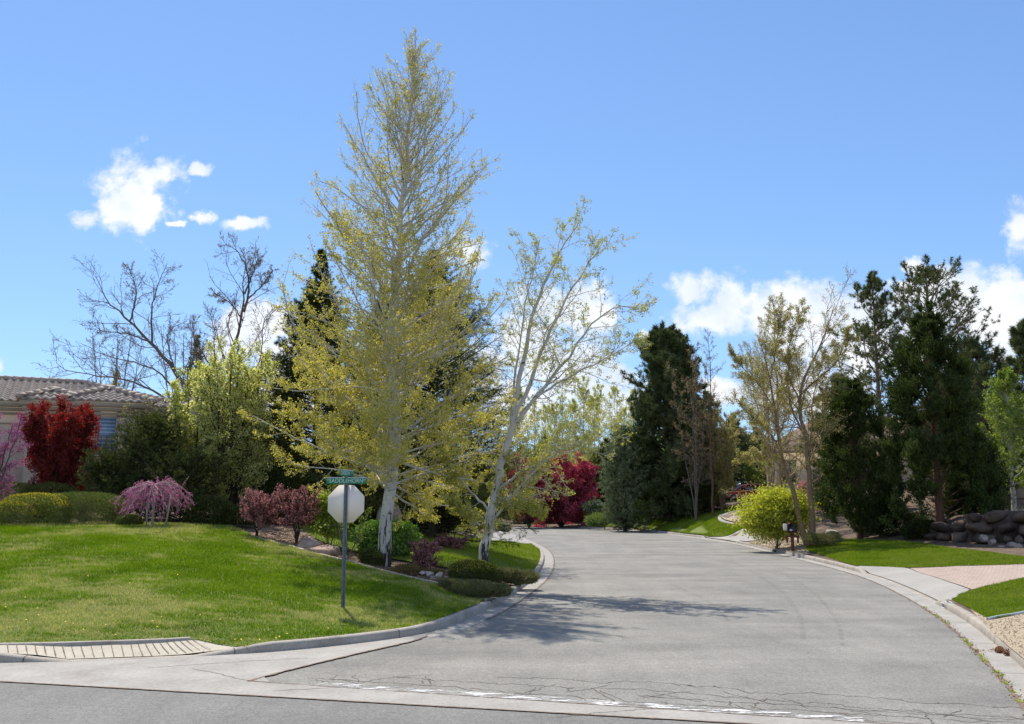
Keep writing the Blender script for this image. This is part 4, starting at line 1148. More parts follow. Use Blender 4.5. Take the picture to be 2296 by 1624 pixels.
def autotree(name, label, px, Y, top, wpx, seed, bark, leafm, kind='vase', cat='tree', group=None, size=.06, leafd=6, stems=4, n1=26, rt=.1, keep=None, z0=.0, thick=1.0, low=.15, spread=.05, aspect=.7, n2=8, n3=5, dropx=0.0):
    """a branching tree from its base column, top line and width in pixels"""
    b = at(px, Y); b[2] -= .05; H = W(px, top, Y)[2] - b[2]; Rw = wpx / 2 * Y / FPX
    t = thing(name, label, cat, tuple(b), group)
    r = np.random.default_rng(seed); st = []
    if kind == 'vase':
        for k in range(stems):
            az = k * 6.283 / stems + r.uniform(-.4, .4); q = Rw * r.uniform(.35, .8)
            P = [b + (0, 0, 0), b + (np.cos(az) * q * .18, np.sin(az) * q * .18, H * low), b + (np.cos(az) * q * .6, np.sin(az) * q * .6, H * .5), b + (np.cos(az) * q + dropx, np.sin(az) * q, H * r.uniform(.82, 1.0))]
            st.append((P, rt * thick * .62, .012))
        st.append(([b, b + (r.normal(0, .05), 0, H * .4), b + (dropx * .5, 0, H * .99)], rt * thick, .012))
        la = dict(n=n1, t0=low, t1=.98, a=(60, 32))
        ll = lambda tt, pl, S, D, r: Rw * .75 * (1 - .55 * tt) * r.uniform(.5, 1.15, len(S))
    else:
        st.append(([b, b + (r.normal(0, .08), r.normal(0, .08), H * .33), b + (r.normal(0, .1) + dropx * .5, 0, H * .66), b + (dropx, 0, H)], rt * thick, .012))
        la = dict(n=n1, t0=low, t1=.98, a=(72, 35))
        ll = lambda tt, pl, S, D, r: Rw * np.interp(tt, [0, .25, .6, 1], [.8, 1.1, .9, .25]) * r.uniform(.6, 1.15, len(S)) * 1.1
    broad(t, b, st, dict(la, len=ll, K=6, wob=.15, up=.3, rs=.5, rl=.014, rmin=.01),
          dict(n=n2, t0=.2, a=(52, 32), len=.42, tap=.5, K=4, wob=.2, up=.15, rl=.012, rmin=.007),
          dict(n=n3, t0=.2, a=(52, 32), len=.42, tap=.4, K=3, wob=.2, up=.1, rl=.01, rmin=.005) if n3 else None,
          dict(size=size, aspect=aspect, on=[((2 if n3 else 1), leafd, .1), (1, leafd, .3)], spread=spread, **({'keep': keep} if keep else {})), seed, bark, leafm)
    return t
for px, top, s, lab in ((240, 745, 131, 'thin bare tree poking up just behind the tiled house roof'), (410, 735, 132, 'thin bare tree beside the small narrow spruce')):
    autotree('bare_tree', lab, px, 58, top, 170, s, B_GREY, L_RUST, 'vase', size=.05, leafd=1, stems=5, n1=14, rt=.12, n3=4)
autotree('budding_tree', 'thin tree with yellow brown buds rising just above the house roof', 243, 62, 830, 60, 133, B_TAN, L_OLIVE, 'upright', size=.09, leafd=8, n1=30, rt=.12, n3=0)
autotree('flowering_pear_tree', 'pear tree with green leaves and pale blossom and a dark forked trunk', 520, 33, 775, 245, 134, B_DARK, L_PEAR, 'vase', size=.065, leafd=4, stems=12, n1=24, rt=.12, n2=9, n3=4, low=.12)
autotree('flowering_pear_tree', 'smaller blossoming pear tree left of the larger forked pear', 432, 34.2, 815, 170, 135, B_DARK, L_PEAR, 'vase', size=.07, leafd=4, stems=6, n1=20, rt=.08, n2=8, n3=4, low=.12)
autotree('flowering_pear_tree', 'pear tree half hidden between the forked pear and the narrow spruce', 610, 37, 880, 150, 136, B_DARK, L_PEAR, 'vase', size=.075, leafd=5, stems=5, n1=20, rt=.08, n2=8, n3=4, low=.1)
autotree('plum_tree', 'dark red leaved plum with upright branches in front of the tiled house', 130, 34, 905, 190, 137, B_DARK, L_RED, 'vase', size=.06, leafd=7, stems=14, n1=20, rt=.08, n2=8, n3=4, low=.05)
autotree('redbud_tree', 'mauve flowering redbud at the left edge in front of the house', -30, 31, 930, 165, 138, B_GREY, L_PURP, 'vase', size=.04, leafd=4, stems=6, n1=15, rt=.06, n2=7, n3=4, low=.15)
autotree('budding_tree', 'slender tree with few yellow leaves crossing in front of the house window', 330, 37, 905, 230, 139, B_GREY, L_OLIVE, 'vase', size=.05, leafd=2, stems=4, n1=10, rt=.05, n2=6, n3=3, low=.3)

# weeping redbud on stakes
b = at(343, 28.6); t = thing('weeping_redbud', 'low weeping redbud covered in mauve blossom, held on three pale stakes', 'tree', tuple(b))
r = np.random.default_rng(140); w = Wood(); hub = np.array((0, 0, yz(1090, 28.6) - b[2]))
P0, R0 = stem([(0, 0, 0), (.03, .02, hub[2] * .5), tuple(hub)], .045, .03); w.add(P0[None], R0[None], 7)
az = r.uniform(0, 6.283, 44); D = np.stack([np.cos(az), np.sin(az), r.uniform(.15, .8, 44)], 1)
P1, R1 = growl(r, np.repeat(hub[None], 44, 0), D, r.uniform(.8, 1.35, 44), .016, .006, 9, .12, -2.1); w.add(P1, R1, 5)
S, D2, tt, pi, rr = spawn(r, P1, R1, 8, .2, .98, 50, 40, .4); P2, R2 = growl(r, S, D2, .4 * r.uniform(.5, 1.1, len(S)), .006, .004, 4, .15, -.6); w.add(P2, R2, 3)
w.build('trunk', B_PALE, t)
X = np.concatenate([along(r, P1, 40, .05, .022)[0], along(r, P2, 14, .05, .022)[0]]); V, Q = leafmesh(r, X, .04, .9)
mk('blossom', V, [Q], L_PURP, t)
M_STAKE = surf('stake_wood', [(0.3, (0.34, 0.28, 0.22)), (0.7, (0.5, 0.43, 0.36))], 8, .9, .3, stretch=(4, 4, 1))
for (x0, x1, y1) in ((331, 332, 1100), (346, 343, 1105), (372, 384, 1110)):
    g0 = at(x0, 28.3)
    p1 = W(x1, y1, 28.3)
    MB().tube([g0 - (0, 0, .1) - b, p1 - b], [.028, .026], 8).build('stake', M_STAKE, t)

# yews and dark evergreens below the house
sp_at(330, 32.5, 945, lambda H: interp([(0, 1.7), (.4, 1.6), (.75, .95), (1, .15)]), 151, 'bushy dark green yew in front of the house window', whorl=.16, per=9, m=L_YEW, nl=.09, nw=.02, sub=9, dens=1.0, a1=35, a0=75, droop=.3)
sp_at(238, 32.5, 1035, lambda H: interp([(0, 1.2), (.4, 1.2), (.75, .8), (1, .15)]), 152, 'low spreading yew with pale new tips left of the dark green yew', whorl=.14, per=8, m=L_YEW, nl=.09, nw=.02, sub=8, dens=1.0, a1=35, a0=75, droop=.3)
sp_at(405, 31.5, 1045, lambda H: interp([(0, 1.5), (.5, 1.5), (.8, .9), (1, .15)]), 153, 'dark evergreen shrub between the weeping redbud and the pear', whorl=.15, per=9, m=L_SPR, nl=.09, nw=.02, sub=8, dens=1.1, a1=35, a0=75, droop=.2)
for o in bpy.data.objects:
    if o.name.startswith('spruce_tree') and 'yew' in o.get('label', ''): o.name = 'yew_shrub'; o['category'] = 'shrub'
    if o.name.startswith('spruce_tree') and 'evergreen shrub' in o.get('label', ''): o.name = 'evergreen_shrub'; o['category'] = 'shrub'

def bush(name, label, px, Y, els_px, n, ln, w_, m, seed, cat='shrub', group=None, **k):
    """els_px: lobes (pixel x, pixel y, half width px, half height px, depth factor, squareness)"""
    b = at(px, Y); sc = Y / FPX
    t = thing(name, label, cat, tuple(b), group); els = []
    for e_ in els_px:
        x, y, rx, ry = e_[:4]; df = e_[4] if len(e_) > 4 else 1.0; sq = e_[5] if len(e_) > 5 else 2.2; dy = e_[6] if len(e_) > 6 else 0.0
        c = W(x, y, Y + dy) - b; els.append((c, (rx * sc, rx * sc * df, ry * sc), sq))
    return shrub(t, els, n, ln, w_, m, seed, **k)

# hedges
bush('clipped_hedge', 'long dark clipped hedge with rounded top, behind the golden one', 40, 33, [(-60,1130,170,48,.45,3.5),(110,1125,60,42,.9,2.6)], 90000, .055, .02, L_HEDGE, 161, 'hedge', shell=.8, lump=.05, nst=26, r0=.03, sspread=1.0)
bush('clipped_hedge', 'flat topped clipped green hedge at the top of the grass mound', 190, 29.2, [(180,1150,92,42,.75,4.0),(60,1160,80,40,.7,3)], 90000, .05, .018, L_HEDGE, 162, 'hedge', shell=.8, lump=.05, nst=24, r0=.025, sspread=.9)
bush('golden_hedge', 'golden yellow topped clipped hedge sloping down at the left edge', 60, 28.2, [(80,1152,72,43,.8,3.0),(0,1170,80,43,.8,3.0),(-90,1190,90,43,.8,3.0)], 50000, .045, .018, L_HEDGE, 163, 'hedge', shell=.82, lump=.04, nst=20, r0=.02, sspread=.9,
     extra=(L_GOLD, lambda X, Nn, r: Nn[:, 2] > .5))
bush('clipped_shrub', 'small low rounded green shrub at the end of the flat hedge', 288, 28.6, [(290,1172,26,16,1,2.6)], 14000, .045, .02, L_HEDGE, 164, shell=.8, lump=.05)
# dark understorey below the pears
bush('evergreen_shrub', 'dark mounded shrub under the forked pear trunk', 480, 30.5, [(470,1160,55,45,.8,2.5),(530,1170,45,35,.8)], 30000, .07, .03, L_SPR, 165, shell=.6)
bush('evergreen_shrub', 'dark shrub filling the shade right of the forked pear', 640, 33.5, [(640,1110,80,65,.5,2.4)], 30000, .08, .035, L_SPR, 166, shell=.6)
bush('evergreen_shrub', 'low dark shrub beneath the broad spruce', 950, 38, [(960,1130,110,60,.4,2.6)], 30000, .1, .04, L_SPR, 168, shell=.6)
# purple leaved sand cherries and friends
def cherry(label, px, Y, top, wpx, seed, **k):
    o = autotree('sandcherry_shrub', label, px, Y, top, wpx, seed, B_DARK, L_SAND, 'vase', cat='shrub', size=k.pop('size', .05), leafd=k.pop('leafd', 4), stems=k.pop('stems', 8), n1=k.pop('n1', 8), rt=.022, n2=6, n3=3, low=k.pop('low', .34), spread=.03, aspect=.6); return o
cherry('purple leaved sand cherry on dark stems at the crest of the grass mound', 578, 27.8, 1108, 105, 171)
cherry('pinkish purple sand cherry spreading above the large boulder', 668, 27.6, 1098, 120, 172, stems=9)
cherry('small purple shrub on a thin stem right of the tall aspen trunk', 955, 24.9, 1218, 80, 173, stems=7, leafd=3, size=.042, low=.18, n1=9)
cherry('small purple shrub standing in the shaded grass strip', 1012, 32, 1213, 85, 174, stems=6, leafd=3, low=.15, n1=8)
bush('lime_shrub', 'bright yellow green shrub half hidden behind the octagonal sign', 740, 28.2, [(722,1130,28,26,1),(760,1150,30,30,1),(740,1175,30,28,1)], 9000, .075, .05, L_LIME, 175, leafy=True, shell=.5, lump=.2, nst=8)
bush('lilac_shrub', 'round fresh green shrub with broad leaves behind the tall aspen trunk', 870, 28.0, [(830,1200,36,28,1),(905,1205,36,30,1),(870,1225,55,32,.8),(865,1190,40,24,.8)], 20000, .075, .055, L_GREEN, 176, leafy=True, shell=.5, lump=.15, nst=12)
b = at(778, 25.6); t = thing('sapling', 'spindly sapling with thin bare stems behind the sign post', 'tree', tuple(b))
broad(t, b, [([tuple(b), tuple(W(760, 1190, 25.6)), tuple(W(748, 1130, 25.6)), tuple(W(740, 1080, 25.6))], .03, .008), ([tuple(b), tuple(W(778, 1180, 25.6)), tuple(W(770, 1110, 25.7))], .024, .008), ([tuple(b), tuple(W(800, 1215, 25.5)), tuple(W(812, 1170, 25.4)), tuple(W(830, 1140, 25.4))], .022, .007)],
      dict(n=7, t0=.3, a=(50, 30), len=.3, K=5, wob=.15, rmin=.006), dict(n=4, a=(50, 30), len=.4, K=3, rmin=.004), None,
      dict(size=.07, on=[(1, 5, .2), (0, 3, .4)], spread=.04), 177, B_GREY, L_LIME)
# groundcover by the kerb
bush('boxwood_shrub', 'clipped globe shaped shrub with yellow green top at the foot of the leaning aspen', 1062, 23.8, [(1055,1281,46,23,1,2.8),(1092,1286,22,19,1,2.6)], 42000, .035, .013, L_YEW, 181, shell=.85, lump=.04, freq=4, extra=(L_GOLD, lambda X, Nn, r: (Nn[:, 2] > .15) & (r.random(len(X)) < .35)))
bush('juniper_shrub', 'low spreading juniper beside the kerb, in front of the clipped globe', 1070, 22.3, [(1050,1318,56,14,.75,2.6),(1115,1324,30,12,.9,2.4),(1010,1308,24,9,1)], 34000, .05, .012, L_JUN, 182, shell=.7, lump=.10, up=.1)
bush('juniper_shrub', 'low spreading juniper against the kerb, behind the front one', 1165, 26.3, [(1168,1294,38,13,.8,2.5),(1135,1288,32,12,1,2.4)], 24000, .06, .014, L_JUN, 183, shell=.7, lump=.10, up=.1)
bush('heath_shrub', 'low rusty brown groundcover mound under the small purple shrub', 925, 24.6, [(915,1280,36,13,.8,2.4),(965,1291,38,13,.8,2.4)], 16000, .05, .014, L_BROWN, 184, shell=.6, lump=.12)
bush('evergreen_shrub', 'small dark shrub at the foot of the tall aspen', 832, 25.7, [(832,1255,26,22,1)], 8000, .05, .02, L_SPR, 185, shell=.6)
bush('sage_shrub', 'pale dusty green shrub on the kerb beyond the leaning aspen', 1118, 66, [(1112,1182,28,12,.8),(1130,1184,16,8,.8)], 5000, .14, .05, L_SAGE, 186, shell=.5, lump=.2)
bush('evergreen_shrub', 'dark shrub at the back of the shaded grass strip', 930, 42, [(930,1170,70,34,.6,2.4)], 16000, .1, .04, L_SPR, 187, shell=.6)
bush('evergreen_shrub', 'dark shrub mass behind the far end of the shaded strip', 1020, 50, [(1030,1160,70,38,.6,2.4)], 16000, .12, .045, L_SPR, 188, shell=.6)
# ================================================================ planting: across the street
# dark evergreen columns
def column(name, label, px, Y, top, prof, seed, n, m=L_ARB, **k):
    b = at(px, Y); H = W(px, top, Y)[2] - b[2]; t = thing(name, label, 'tree', tuple(b))
    r = np.random.default_rng(seed); w = Wood()
    P0, R0 = stem([(0, 0, -.1), (.03, 0, H * .5), (0, 0, H * .97)], .02 * H, .015, 16); w.add(P0[None], R0[None], 8)
    S, D, tt, pi, rr = spawn(r, P0[None], R0[None], 110, .08, .96, 75, 35, .3)
    L = np.array([prof(z / H) for z in S[:, 2]]) * r.uniform(.5, 1.0, len(S))
    P1, R1 = growl(r, S, D, L, .03, .008, 6, .1, .7); w.add(P1, R1, 4); w.build('trunk', k.get('bark', B_RED), t)
    # foliage: many upright plumes, each a cluster of small sprays
    nc = 420
    z = H * r.uniform(k.get('z0', .07), 1, nc) ** .9; f = z / H; az = r.uniform(0, 6.283, nc)
    R = np.array([prof(x) for x in f]) * r.choice([1.0, .9, .7, .45], nc, p=[.4, .3, .2, .1]) * r.uniform(.78, 1.14, nc)
    nL = 64; zl = H * r.uniform(k.get('z0', .07), .97, nL) ** .95; al = np.arange(nL) * 2.4 + r.normal(0, .4, nL); Rl = np.array([prof(q) for q in zl / H]) * r.uniform(.62, .98, nL)
    lob = np.stack([np.cos(al) * Rl, np.sin(al) * Rl, zl], 1); li = r.integers(0, nL, nc); lob[:, 2] = np.minimum(lob[:, 2], H * .93); use = r.random(nc) < .72
    C = np.stack([np.cos(az) * R * .8, np.sin(az) * R * .8, z], 1)
    C = np.where(use[:, None], lob[li] + r.normal(0, 1, (nc, 3)) * np.array((.24, .24, .42)) * np.clip((H - lob[li][:, 2:3]) / (H * .3), .3, 1), C)
    per = n // nc
    cs = np.repeat(C, per, 0); out = np.repeat(np.stack([np.cos(az), np.sin(az), 0 * az + .25], 1), per, 0)
    nst = 9; sd = unit(out[::per].repeat(nst, 0) * .75 + r.normal(0, .42, (nc * nst, 3)) + np.array((0, 0, .85))); si = np.repeat(np.arange(nc) * nst, per) + r.integers(0, nst, nc * per)
    g = sd[si] * r.uniform(-.05, .8, (nc * per, 1)) * r.uniform(.6, 1, (nc * nst, 1))[si] + r.normal(0, .045, (nc * per, 3))
    X = cs + g * np.clip((H - cs[:, 2:3]) / (H * .2), .45, 1); d = unit(out * .7 + r.normal(0, .45, cs.shape) + np.array((0, 0, .9)))
    bb = unit(np.cross(d, r.normal(0, 1, cs.shape))); s = (.13 * r.uniform(.5, 1.3, len(X)))[:, None]
    V = np.stack([X, X + d * s * .5 + bb * .024, X + d * s, X + d * s * .5 - bb * .024], 1).reshape(-1, 3)
    mk('crown', V, [np.arange(len(V)).reshape(-1, 4)], m, t); return t
column('arborvitae_tree', 'shorter dark evergreen column at the left end of the right hand planting', 1925, 47.5, 862, interp([(0, 1.3), (.06, 1.75), (.25, 2.0), (.55, 1.75), (.72, 1.25), (.85, .9), (.95, .45), (1, .1)]), 201, 90000)
column('arborvitae_tree', 'tallest dark evergreen column, broad at the base, in front of the pines', 2105, 43, 690, interp([(0, 1.9), (.08, 2.4), (.3, 2.15), (.5, 1.8), (.7, 1.55), (.85, 1.0), (.95, .45), (1, .1)]), 202, 130000)
column('arborvitae_tree', 'low dark evergreen filling the right flank of the tallest column', 2185, 44, 960, interp([(0, .9), (.2, 1.2), (.6, 1.1), (.85, .6), (1, .1)]), 203, 50000)

def pine_at(px, Y, top, prof, seed, label, name='pine_tree', **k):
    p = at(px, Y); H = W(px, top, Y)[2] - p[2]
    t = thing(name, label, 'tree', (p[0], p[1], p[2] - .05), k.pop('group', None)); pine(t, H, prof, seed, **k); return t
pine_at(1985, 60, 632, interp([(0, 3.4), (.3, 4.0), (.55, 3.5), (.75, 2.8), (.9, 2.0), (1, .6)]), 211, 'open crowned pine with a bare trunk showing between the two dark columns', n1=64, n2=7, tw=.04, tl=.24)
pine_at(2110, 62, 622, interp([(0, 5), (.3, 5.4), (.55, 5.0), (.75, 4.2), (.9, 2.8), (1, .8)]), 212, 'wide crowned pine behind the tallest dark column', n1=84, n2=7, tw=.04, tl=.24)
pine_at(2205, 58, 790, interp([(0, 3.2), (.4, 3.8), (.7, 3.2), (.9, 2.0), (1, .5)]), 213, 'lower pine with tufted branches at the right flank of the wide pine', n1=70, tw=.035, tl=.3)
pine_at(1895, 66, 850, interp([(0, 2.6), (.4, 2.9), (.7, 2.0), (.9, 1.1), (1, .3)]), 214, 'smaller pine left of the open crowned pine', n1=70, tw=.035, tl=.32)
pine_at(2330, 50, 728, interp([(0, 1.6), (.4, 2.0), (.7, 1.6), (.9, 1.0), (1, .3)]), 215, 'dark tufted pine cut off by the right edge', n1=60, m=L_PINE2, tw=.035, tl=.3)
autotree('maple_tree', 'fresh green tree at the right edge above the rock wall', 2275, 47, 845, 190, 216, B_PALE, L_FRESH, 'upright', size=.10, leafd=9, n1=46, rt=.13, n2=8, n3=4, low=.2)
autotree('locust_tree', 'small green tree in front of the garage of the far right house', 2262, 50, 985, 110, 217, B_GREY, L_MID, 'vase', size=.09, leafd=8, n1=18, rt=.08, n2=7, n3=4, stems=5, low=.35)
pine_at(2245, 64, 935, interp([(0, 3.4), (.5, 3.6), (.8, 2.6), (1, .5)]), 218, 'dense dull green pine behind the fresh green tree', n1=110, m=L_PINE2, tw=.05, tl=.34, t0=.05, n3=4)
pine_at(2155, 68, 880, interp([(0, 3.6), (.5, 3.8), (.8, 2.8), (1, .5)]), 219, 'dense dull green pine right behind the tallest dark column', n1=110, m=L_PINE2, tw=.05, tl=.34, t0=.05, n3=4)

# big centre pine with brown neighbour
pine_at(1498, 85, 752, interp([(0, 4.3), (.12, 4.5), (.3, 4.4), (.5, 4.2), (.7, 3.7), (.85, 2.8), (.95, 1.8), (1, .8)]), 221, 'large dense dark pine in the middle distance above the rock wall', n1=190, n2=10, n3=4, m=L_PINE2, tl=.4, tw=.06, tn=15, t0=.04, up=.25, bark=B_DARK)
pine_at(1545, 88, 800, interp([(0, 3.4), (.3, 3.6), (.6, 2.8), (.85, 1.5), (1, .4)]), 222, 'dark pine overlapping the right side of the large centre pine', n1=130, n2=10, n3=4, m=L_PINE2, tl=.4, tw=.06, tn=14, t0=.04, up=.25, bark=B_DARK)
autotree('budding_tree', 'rusty brown budding tree in front of the large centre pine', 1560, 78, 775, 150, 223, B_GREY, L_RUST, 'vase', size=.09, leafd=2, stems=4, n1=16, rt=.09, n2=8, n3=4, low=.2)
def broad_at(*a, **k): return autotree(*a, **k)
broad_at('crabapple_tree', 'crimson blossoming crabapple with a domed crown beyond the bend', 1258, 99, 1042, 205, 224, B_DARK, L_CRAB, 'vase', size=.17, leafd=9, stems=8, n1=22, rt=.14, n2=9, n3=5, low=.1, spread=.1)
broad_at('crabapple_tree', 'crimson crabapple seen through the low limbs of the leaning aspen', 1186, 97, 1035, 130, 225, B_DARK, L_CRAB, 'vase', size=.17, leafd=6, stems=7, n1=20, rt=.14, n2=8, n3=5, low=.15, spread=.1)
sp_at(1400, 84, 960, lambda H: interp([(0, 2.6), (.3, 2.6), (.6, 2.0), (1, .2)]), 226, 'grey green juniper tree left of the large centre pine', whorl=.3, per=8, m=L_BLUE, nl=.2, nw=.05, sub=8, dens=.7, a1=40, a0=75, droop=.2)
sp_at(1362, 104, 985, lambda H: interp([(0, 3.0), (.3, 3.0), (.6, 2.0), (1, .2)]), 227, 'dark fir between the crimson crabapple and the grey green juniper', whorl=.4, per=8, nl=.22, nw=.05, sub=8, dens=.7)
# pale aspens beyond the bend: one built, then copied
asp = []
def pale(px, Y, top, wpx, seed, label, m=L_ASP2): return autotree('aspen_tree', label, px, Y, top, wpx, seed, B_PALE, m, 'upright', size=.13, leafd=4, n1=50, rt=.11, n2=8, n3=4, low=.1, spread=.08, group='pale aspens beyond the bend')
PL = 'pale spring aspen standing in the grove beyond the bend of the street'
a0 = pale(1310, 105, 850, 125, 231, PL); a1 = pale(1245, 112, 905, 110, 232, PL); a2 = pale(1380, 118, 870, 130, 233, PL)
def recopy(src, spots):
    for i, (px, Y, s, rz) in enumerate(spots):
        c = copy_tree(src); p = at(px, Y); c.location = tuple(p - (0, 0, .1)); c.scale = (s, s, s * 1.0); c.rotation_euler = (0, 0, rz)
recopy(a0, [(1200, 116, .92, 1.2), (1345, 122, 1.05, 2.2), (1425, 125, 1.0, 4.0), (1262, 124, 1.0, 5.1)])
recopy(a1, [(1290, 108, 1.0, 2.0), (1160, 120, 1.2, 3.3), (1335, 112, 1.05, .7)])
recopy(a2, [(1225, 128, .95, 1.9), (1405, 112, .8, 2.9)])
# budding trees on the right of centre
autotree('budding_tree', 'slender birch like bare tree right of the large centre pine', 1600, 76, 738, 110, 241, B_RED, L_RUST, 'upright', size=.07, leafd=1, n1=40, rt=.1, n2=7, n3=4, low=.25)
autotree('budding_tree', 'tall budding tree with a straight trunk behind the lime green bush', 1752, 58, 668, 230, 242, B_TAN, L_OLIVE, 'upright', size=.06, leafd=4, n1=56, rt=.14, n2=9, n3=5, low=.12)
autotree('budding_tree', 'spreading budding tree with forked limbs left of the straight trunked one', 1730, 66, 770, 200, 243, B_TAN, L_OLIVE, 'vase', size=.065, leafd=3, stems=6, n1=20, rt=.11, n2=8, n3=5, low=.5)
# the two front trunks by the mailbox
b = at(1808, 46.5); b[2] -= .05; t = thing('budding_tree', 'twin trunked tan tree rising from the gravel just right of the mailbox', 'tree', tuple(b)); Yt = 46.5
st = [([tuple(b)] + Wl([(1792,1165),(1775,1100),(1760,1060),(1748,1000),(1735,900),(1722,820),(1700,760)], Yt), .16, .012),
      (Wl([(1750,1010),(1720,960),(1680,930),(1650,900)], Yt, -.1), .05, .01), (Wl([(1760,1060),(1735,1030),(1705,1020),(1660,1030)], Yt, -.15), .04, .01),
      ([tuple(b + (.25, 0, 0))] + Wl([(1818,1150),(1815,1060),(1808,990),(1790,900),(1800,850),(1840,780),(1872,680)], Yt, .05), .17, .012),
      (Wl([(1806,985),(1780,930),(1765,880),(1770,800)], Yt, .1), .06, .01), (Wl([(1792,900),(1765,840),(1770,760),(1800,690)], Yt, .1), .05, .01),
      (Wl([(1795,885),(1830,850),(1880,815),(1900,740)], Yt, -.1), .05, .01), (Wl([(1812,1040),(1822,940),(1822,880),(1850,800)], Yt, .1), .05, .01),
      (Wl([(1740,920),(1700,860),(1660,820),(1640,790)], Yt, -.1), .04, .01), (Wl([(1728,850),(1740,780),(1752,700)], Yt, .1), .04, .01)]
broad(t, b, st, dict(n=22, t0=.25, t1=.98, a=(55, 30), len=.26, tap=.4, K=6, wob=.17, up=.3, rl=.011, rmin=.011),
      dict(n=9, t0=.2, a=(52, 30), len=.42, tap=.5, K=4, wob=.2, up=.15, rl=.011, rmin=.007),
      dict(n=5, t0=.2, a=(52, 30), len=.42, tap=.4, K=3, wob=.2, up=.1, rl=.01, rmin=.005),
      dict(size=.055, on=[(2, 5, .2), (1, 3, .4)], spread=.05), 244, B_TAN, L_OLIVE)
autotree('budding_tree', 'hazy budding tree between the far car and the centre pine', 1618, 84, 900, 110, 245, B_TAN, L_OLIVE, 'vase', size=.10, leafd=4, stems=6, n1=18, rt=.12, n2=8, n3=4, low=.2)
for px, Y, top, s, lab in ((1650, 118, 930, 251, 'dark fir behind the red car'), (1590, 110, 880, 252, 'dark fir between the bare birch and the centre pine'), (1700, 125, 960, 253, 'dark fir left of the beige house corner')):
    sp_at(px, Y, top, lambda H: interp([(0, 3.4), (.3, 3.4), (.6, 2.3), (1, .2)]), s, lab, whorl=.5, per=8, m=L_PINE2, nl=.28, nw=.07, sub=8, dens=.6)
autotree('maple_tree', 'bright green leafed tree beside the corner of the beige house', 1712, 116, 1040, 80, 254, B_GREY, L_LIME, 'vase', size=.16, leafd=8, stems=5, n1=16, rt=.08, n2=7, n3=4, low=.2)

# shrubs along the far side
bush('lime_shrub', 'large lime green spring shrub left of the mailbox', 1738, 47.5, [(1700,1155,46,36,1,2.2),(1755,1145,50,40,1,2.2),(1790,1155,34,38,1,2.2),(1730,1120,40,26,1,2.2),(1712,1180,40,26,.9),(1775,1120,28,22,1),(1680,1165,20,16,1),(1800,1130,18,18,1),(1745,1195,30,14,1)], 26000, .10, .075, L_LIME2, 261, leafy=True, shell=.45, lump=.42, freq=4, nst=14, r0=.02, zmin=.15)
bush('mugo_pine_shrub', 'spiky low green shrub on the corner right of the twin trunks', 1850, 45, [(1845,1208,40,10,.8,2.4)], 9000, .10, .02, L_JUN, 262, shell=.5, lump=.2)
bush('yellow_shrub', 'round yellow green shrub at the left end of the far rock wall', 1436, 84, [(1436,1143,20,17,1)], 5000, .16, .10, L_LIME, 263, leafy=True, shell=.5, lump=.2)
bush('juniper_shrub', 'spreading green shrubs on the boulders at the end of the far lawn', 1355, 90, [(1350,1163,34,11,1),(1385,1160,30,10,1),(1330,1170,16,8,1)], 9000, .2, .07, L_MID, 264, shell=.5, lump=.2)
bush('juniper_shrub', 'grey olive juniper bush below the grey green juniper tree', 1385, 86, [(1395,1130,34,24,1),(1415,1142,24,16,1)], 9000, .2, .06, L_JUN, 265, shell=.5, lump=.2)
bush('white_flowering_shrub', 'shrub dotted with white blossom right of the crimson crabapple', 1335, 96, [(1330,1138,22,14,1)], 5000, .17, .10, L_MID, 266, leafy=True, shell=.5, lump=.2, extra=(L_BLOS, lambda X, Nn, r: r.random(len(X)) < .4))
bush('pink_shrub', 'pink blossoming shrub against the wall of the beige house', 1804, 66, [(1803,1095,14,14,1)], 3500, .09, .05, L_PINK, 267, leafy=True, shell=.4, lump=.2)
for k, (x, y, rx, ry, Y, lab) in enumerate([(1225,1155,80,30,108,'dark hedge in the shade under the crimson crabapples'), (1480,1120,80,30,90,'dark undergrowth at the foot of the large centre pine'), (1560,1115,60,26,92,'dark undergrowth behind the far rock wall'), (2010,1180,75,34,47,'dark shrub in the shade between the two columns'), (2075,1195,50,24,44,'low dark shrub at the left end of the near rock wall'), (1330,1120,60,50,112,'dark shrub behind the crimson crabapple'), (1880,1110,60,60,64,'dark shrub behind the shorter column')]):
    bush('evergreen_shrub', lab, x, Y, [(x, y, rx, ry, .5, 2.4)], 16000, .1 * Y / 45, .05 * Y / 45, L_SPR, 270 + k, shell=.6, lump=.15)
# woods beyond: trees copied along the skyline, only gaps show them
WL = 'dull green conifer in the wood far beyond the gardens'
wsrc = sp_at(1120, 140, 1000, lambda H: interp([(0, 3.2), (.3, 3.2), (.6, 2.3), (1, .2)]), 281, WL, whorl=.6, per=8, m=L_PINE2, nl=.35, nw=.09, sub=7, dens=.5, group='conifers of the far wood')
rr = np.random.default_rng(5)
k = 0
for px in np.arange(-150, 2500, 55):
    Y = rr.uniform(128, 150); c = copy_tree(wsrc); p = at(px, Y); s = rr.uniform(.75, 1.15)
    c.location = tuple(p - (0, 0, .2)); c.scale = (s * 1.15, s * 1.15, s); c.rotation_euler = (0, 0, rr.uniform(0, 6.28))
dsrc = autotree('leafy_tree', 'round olive leaved tree in the wood far beyond the gardens', 1500, 135, 980, 160, 282, B_GREY, L_MID, 'vase', group='leafy trees of the far wood', size=.3, leafd=6, stems=7, n1=16, rt=.15, n2=7, n3=4, low=.1, spread=.2)
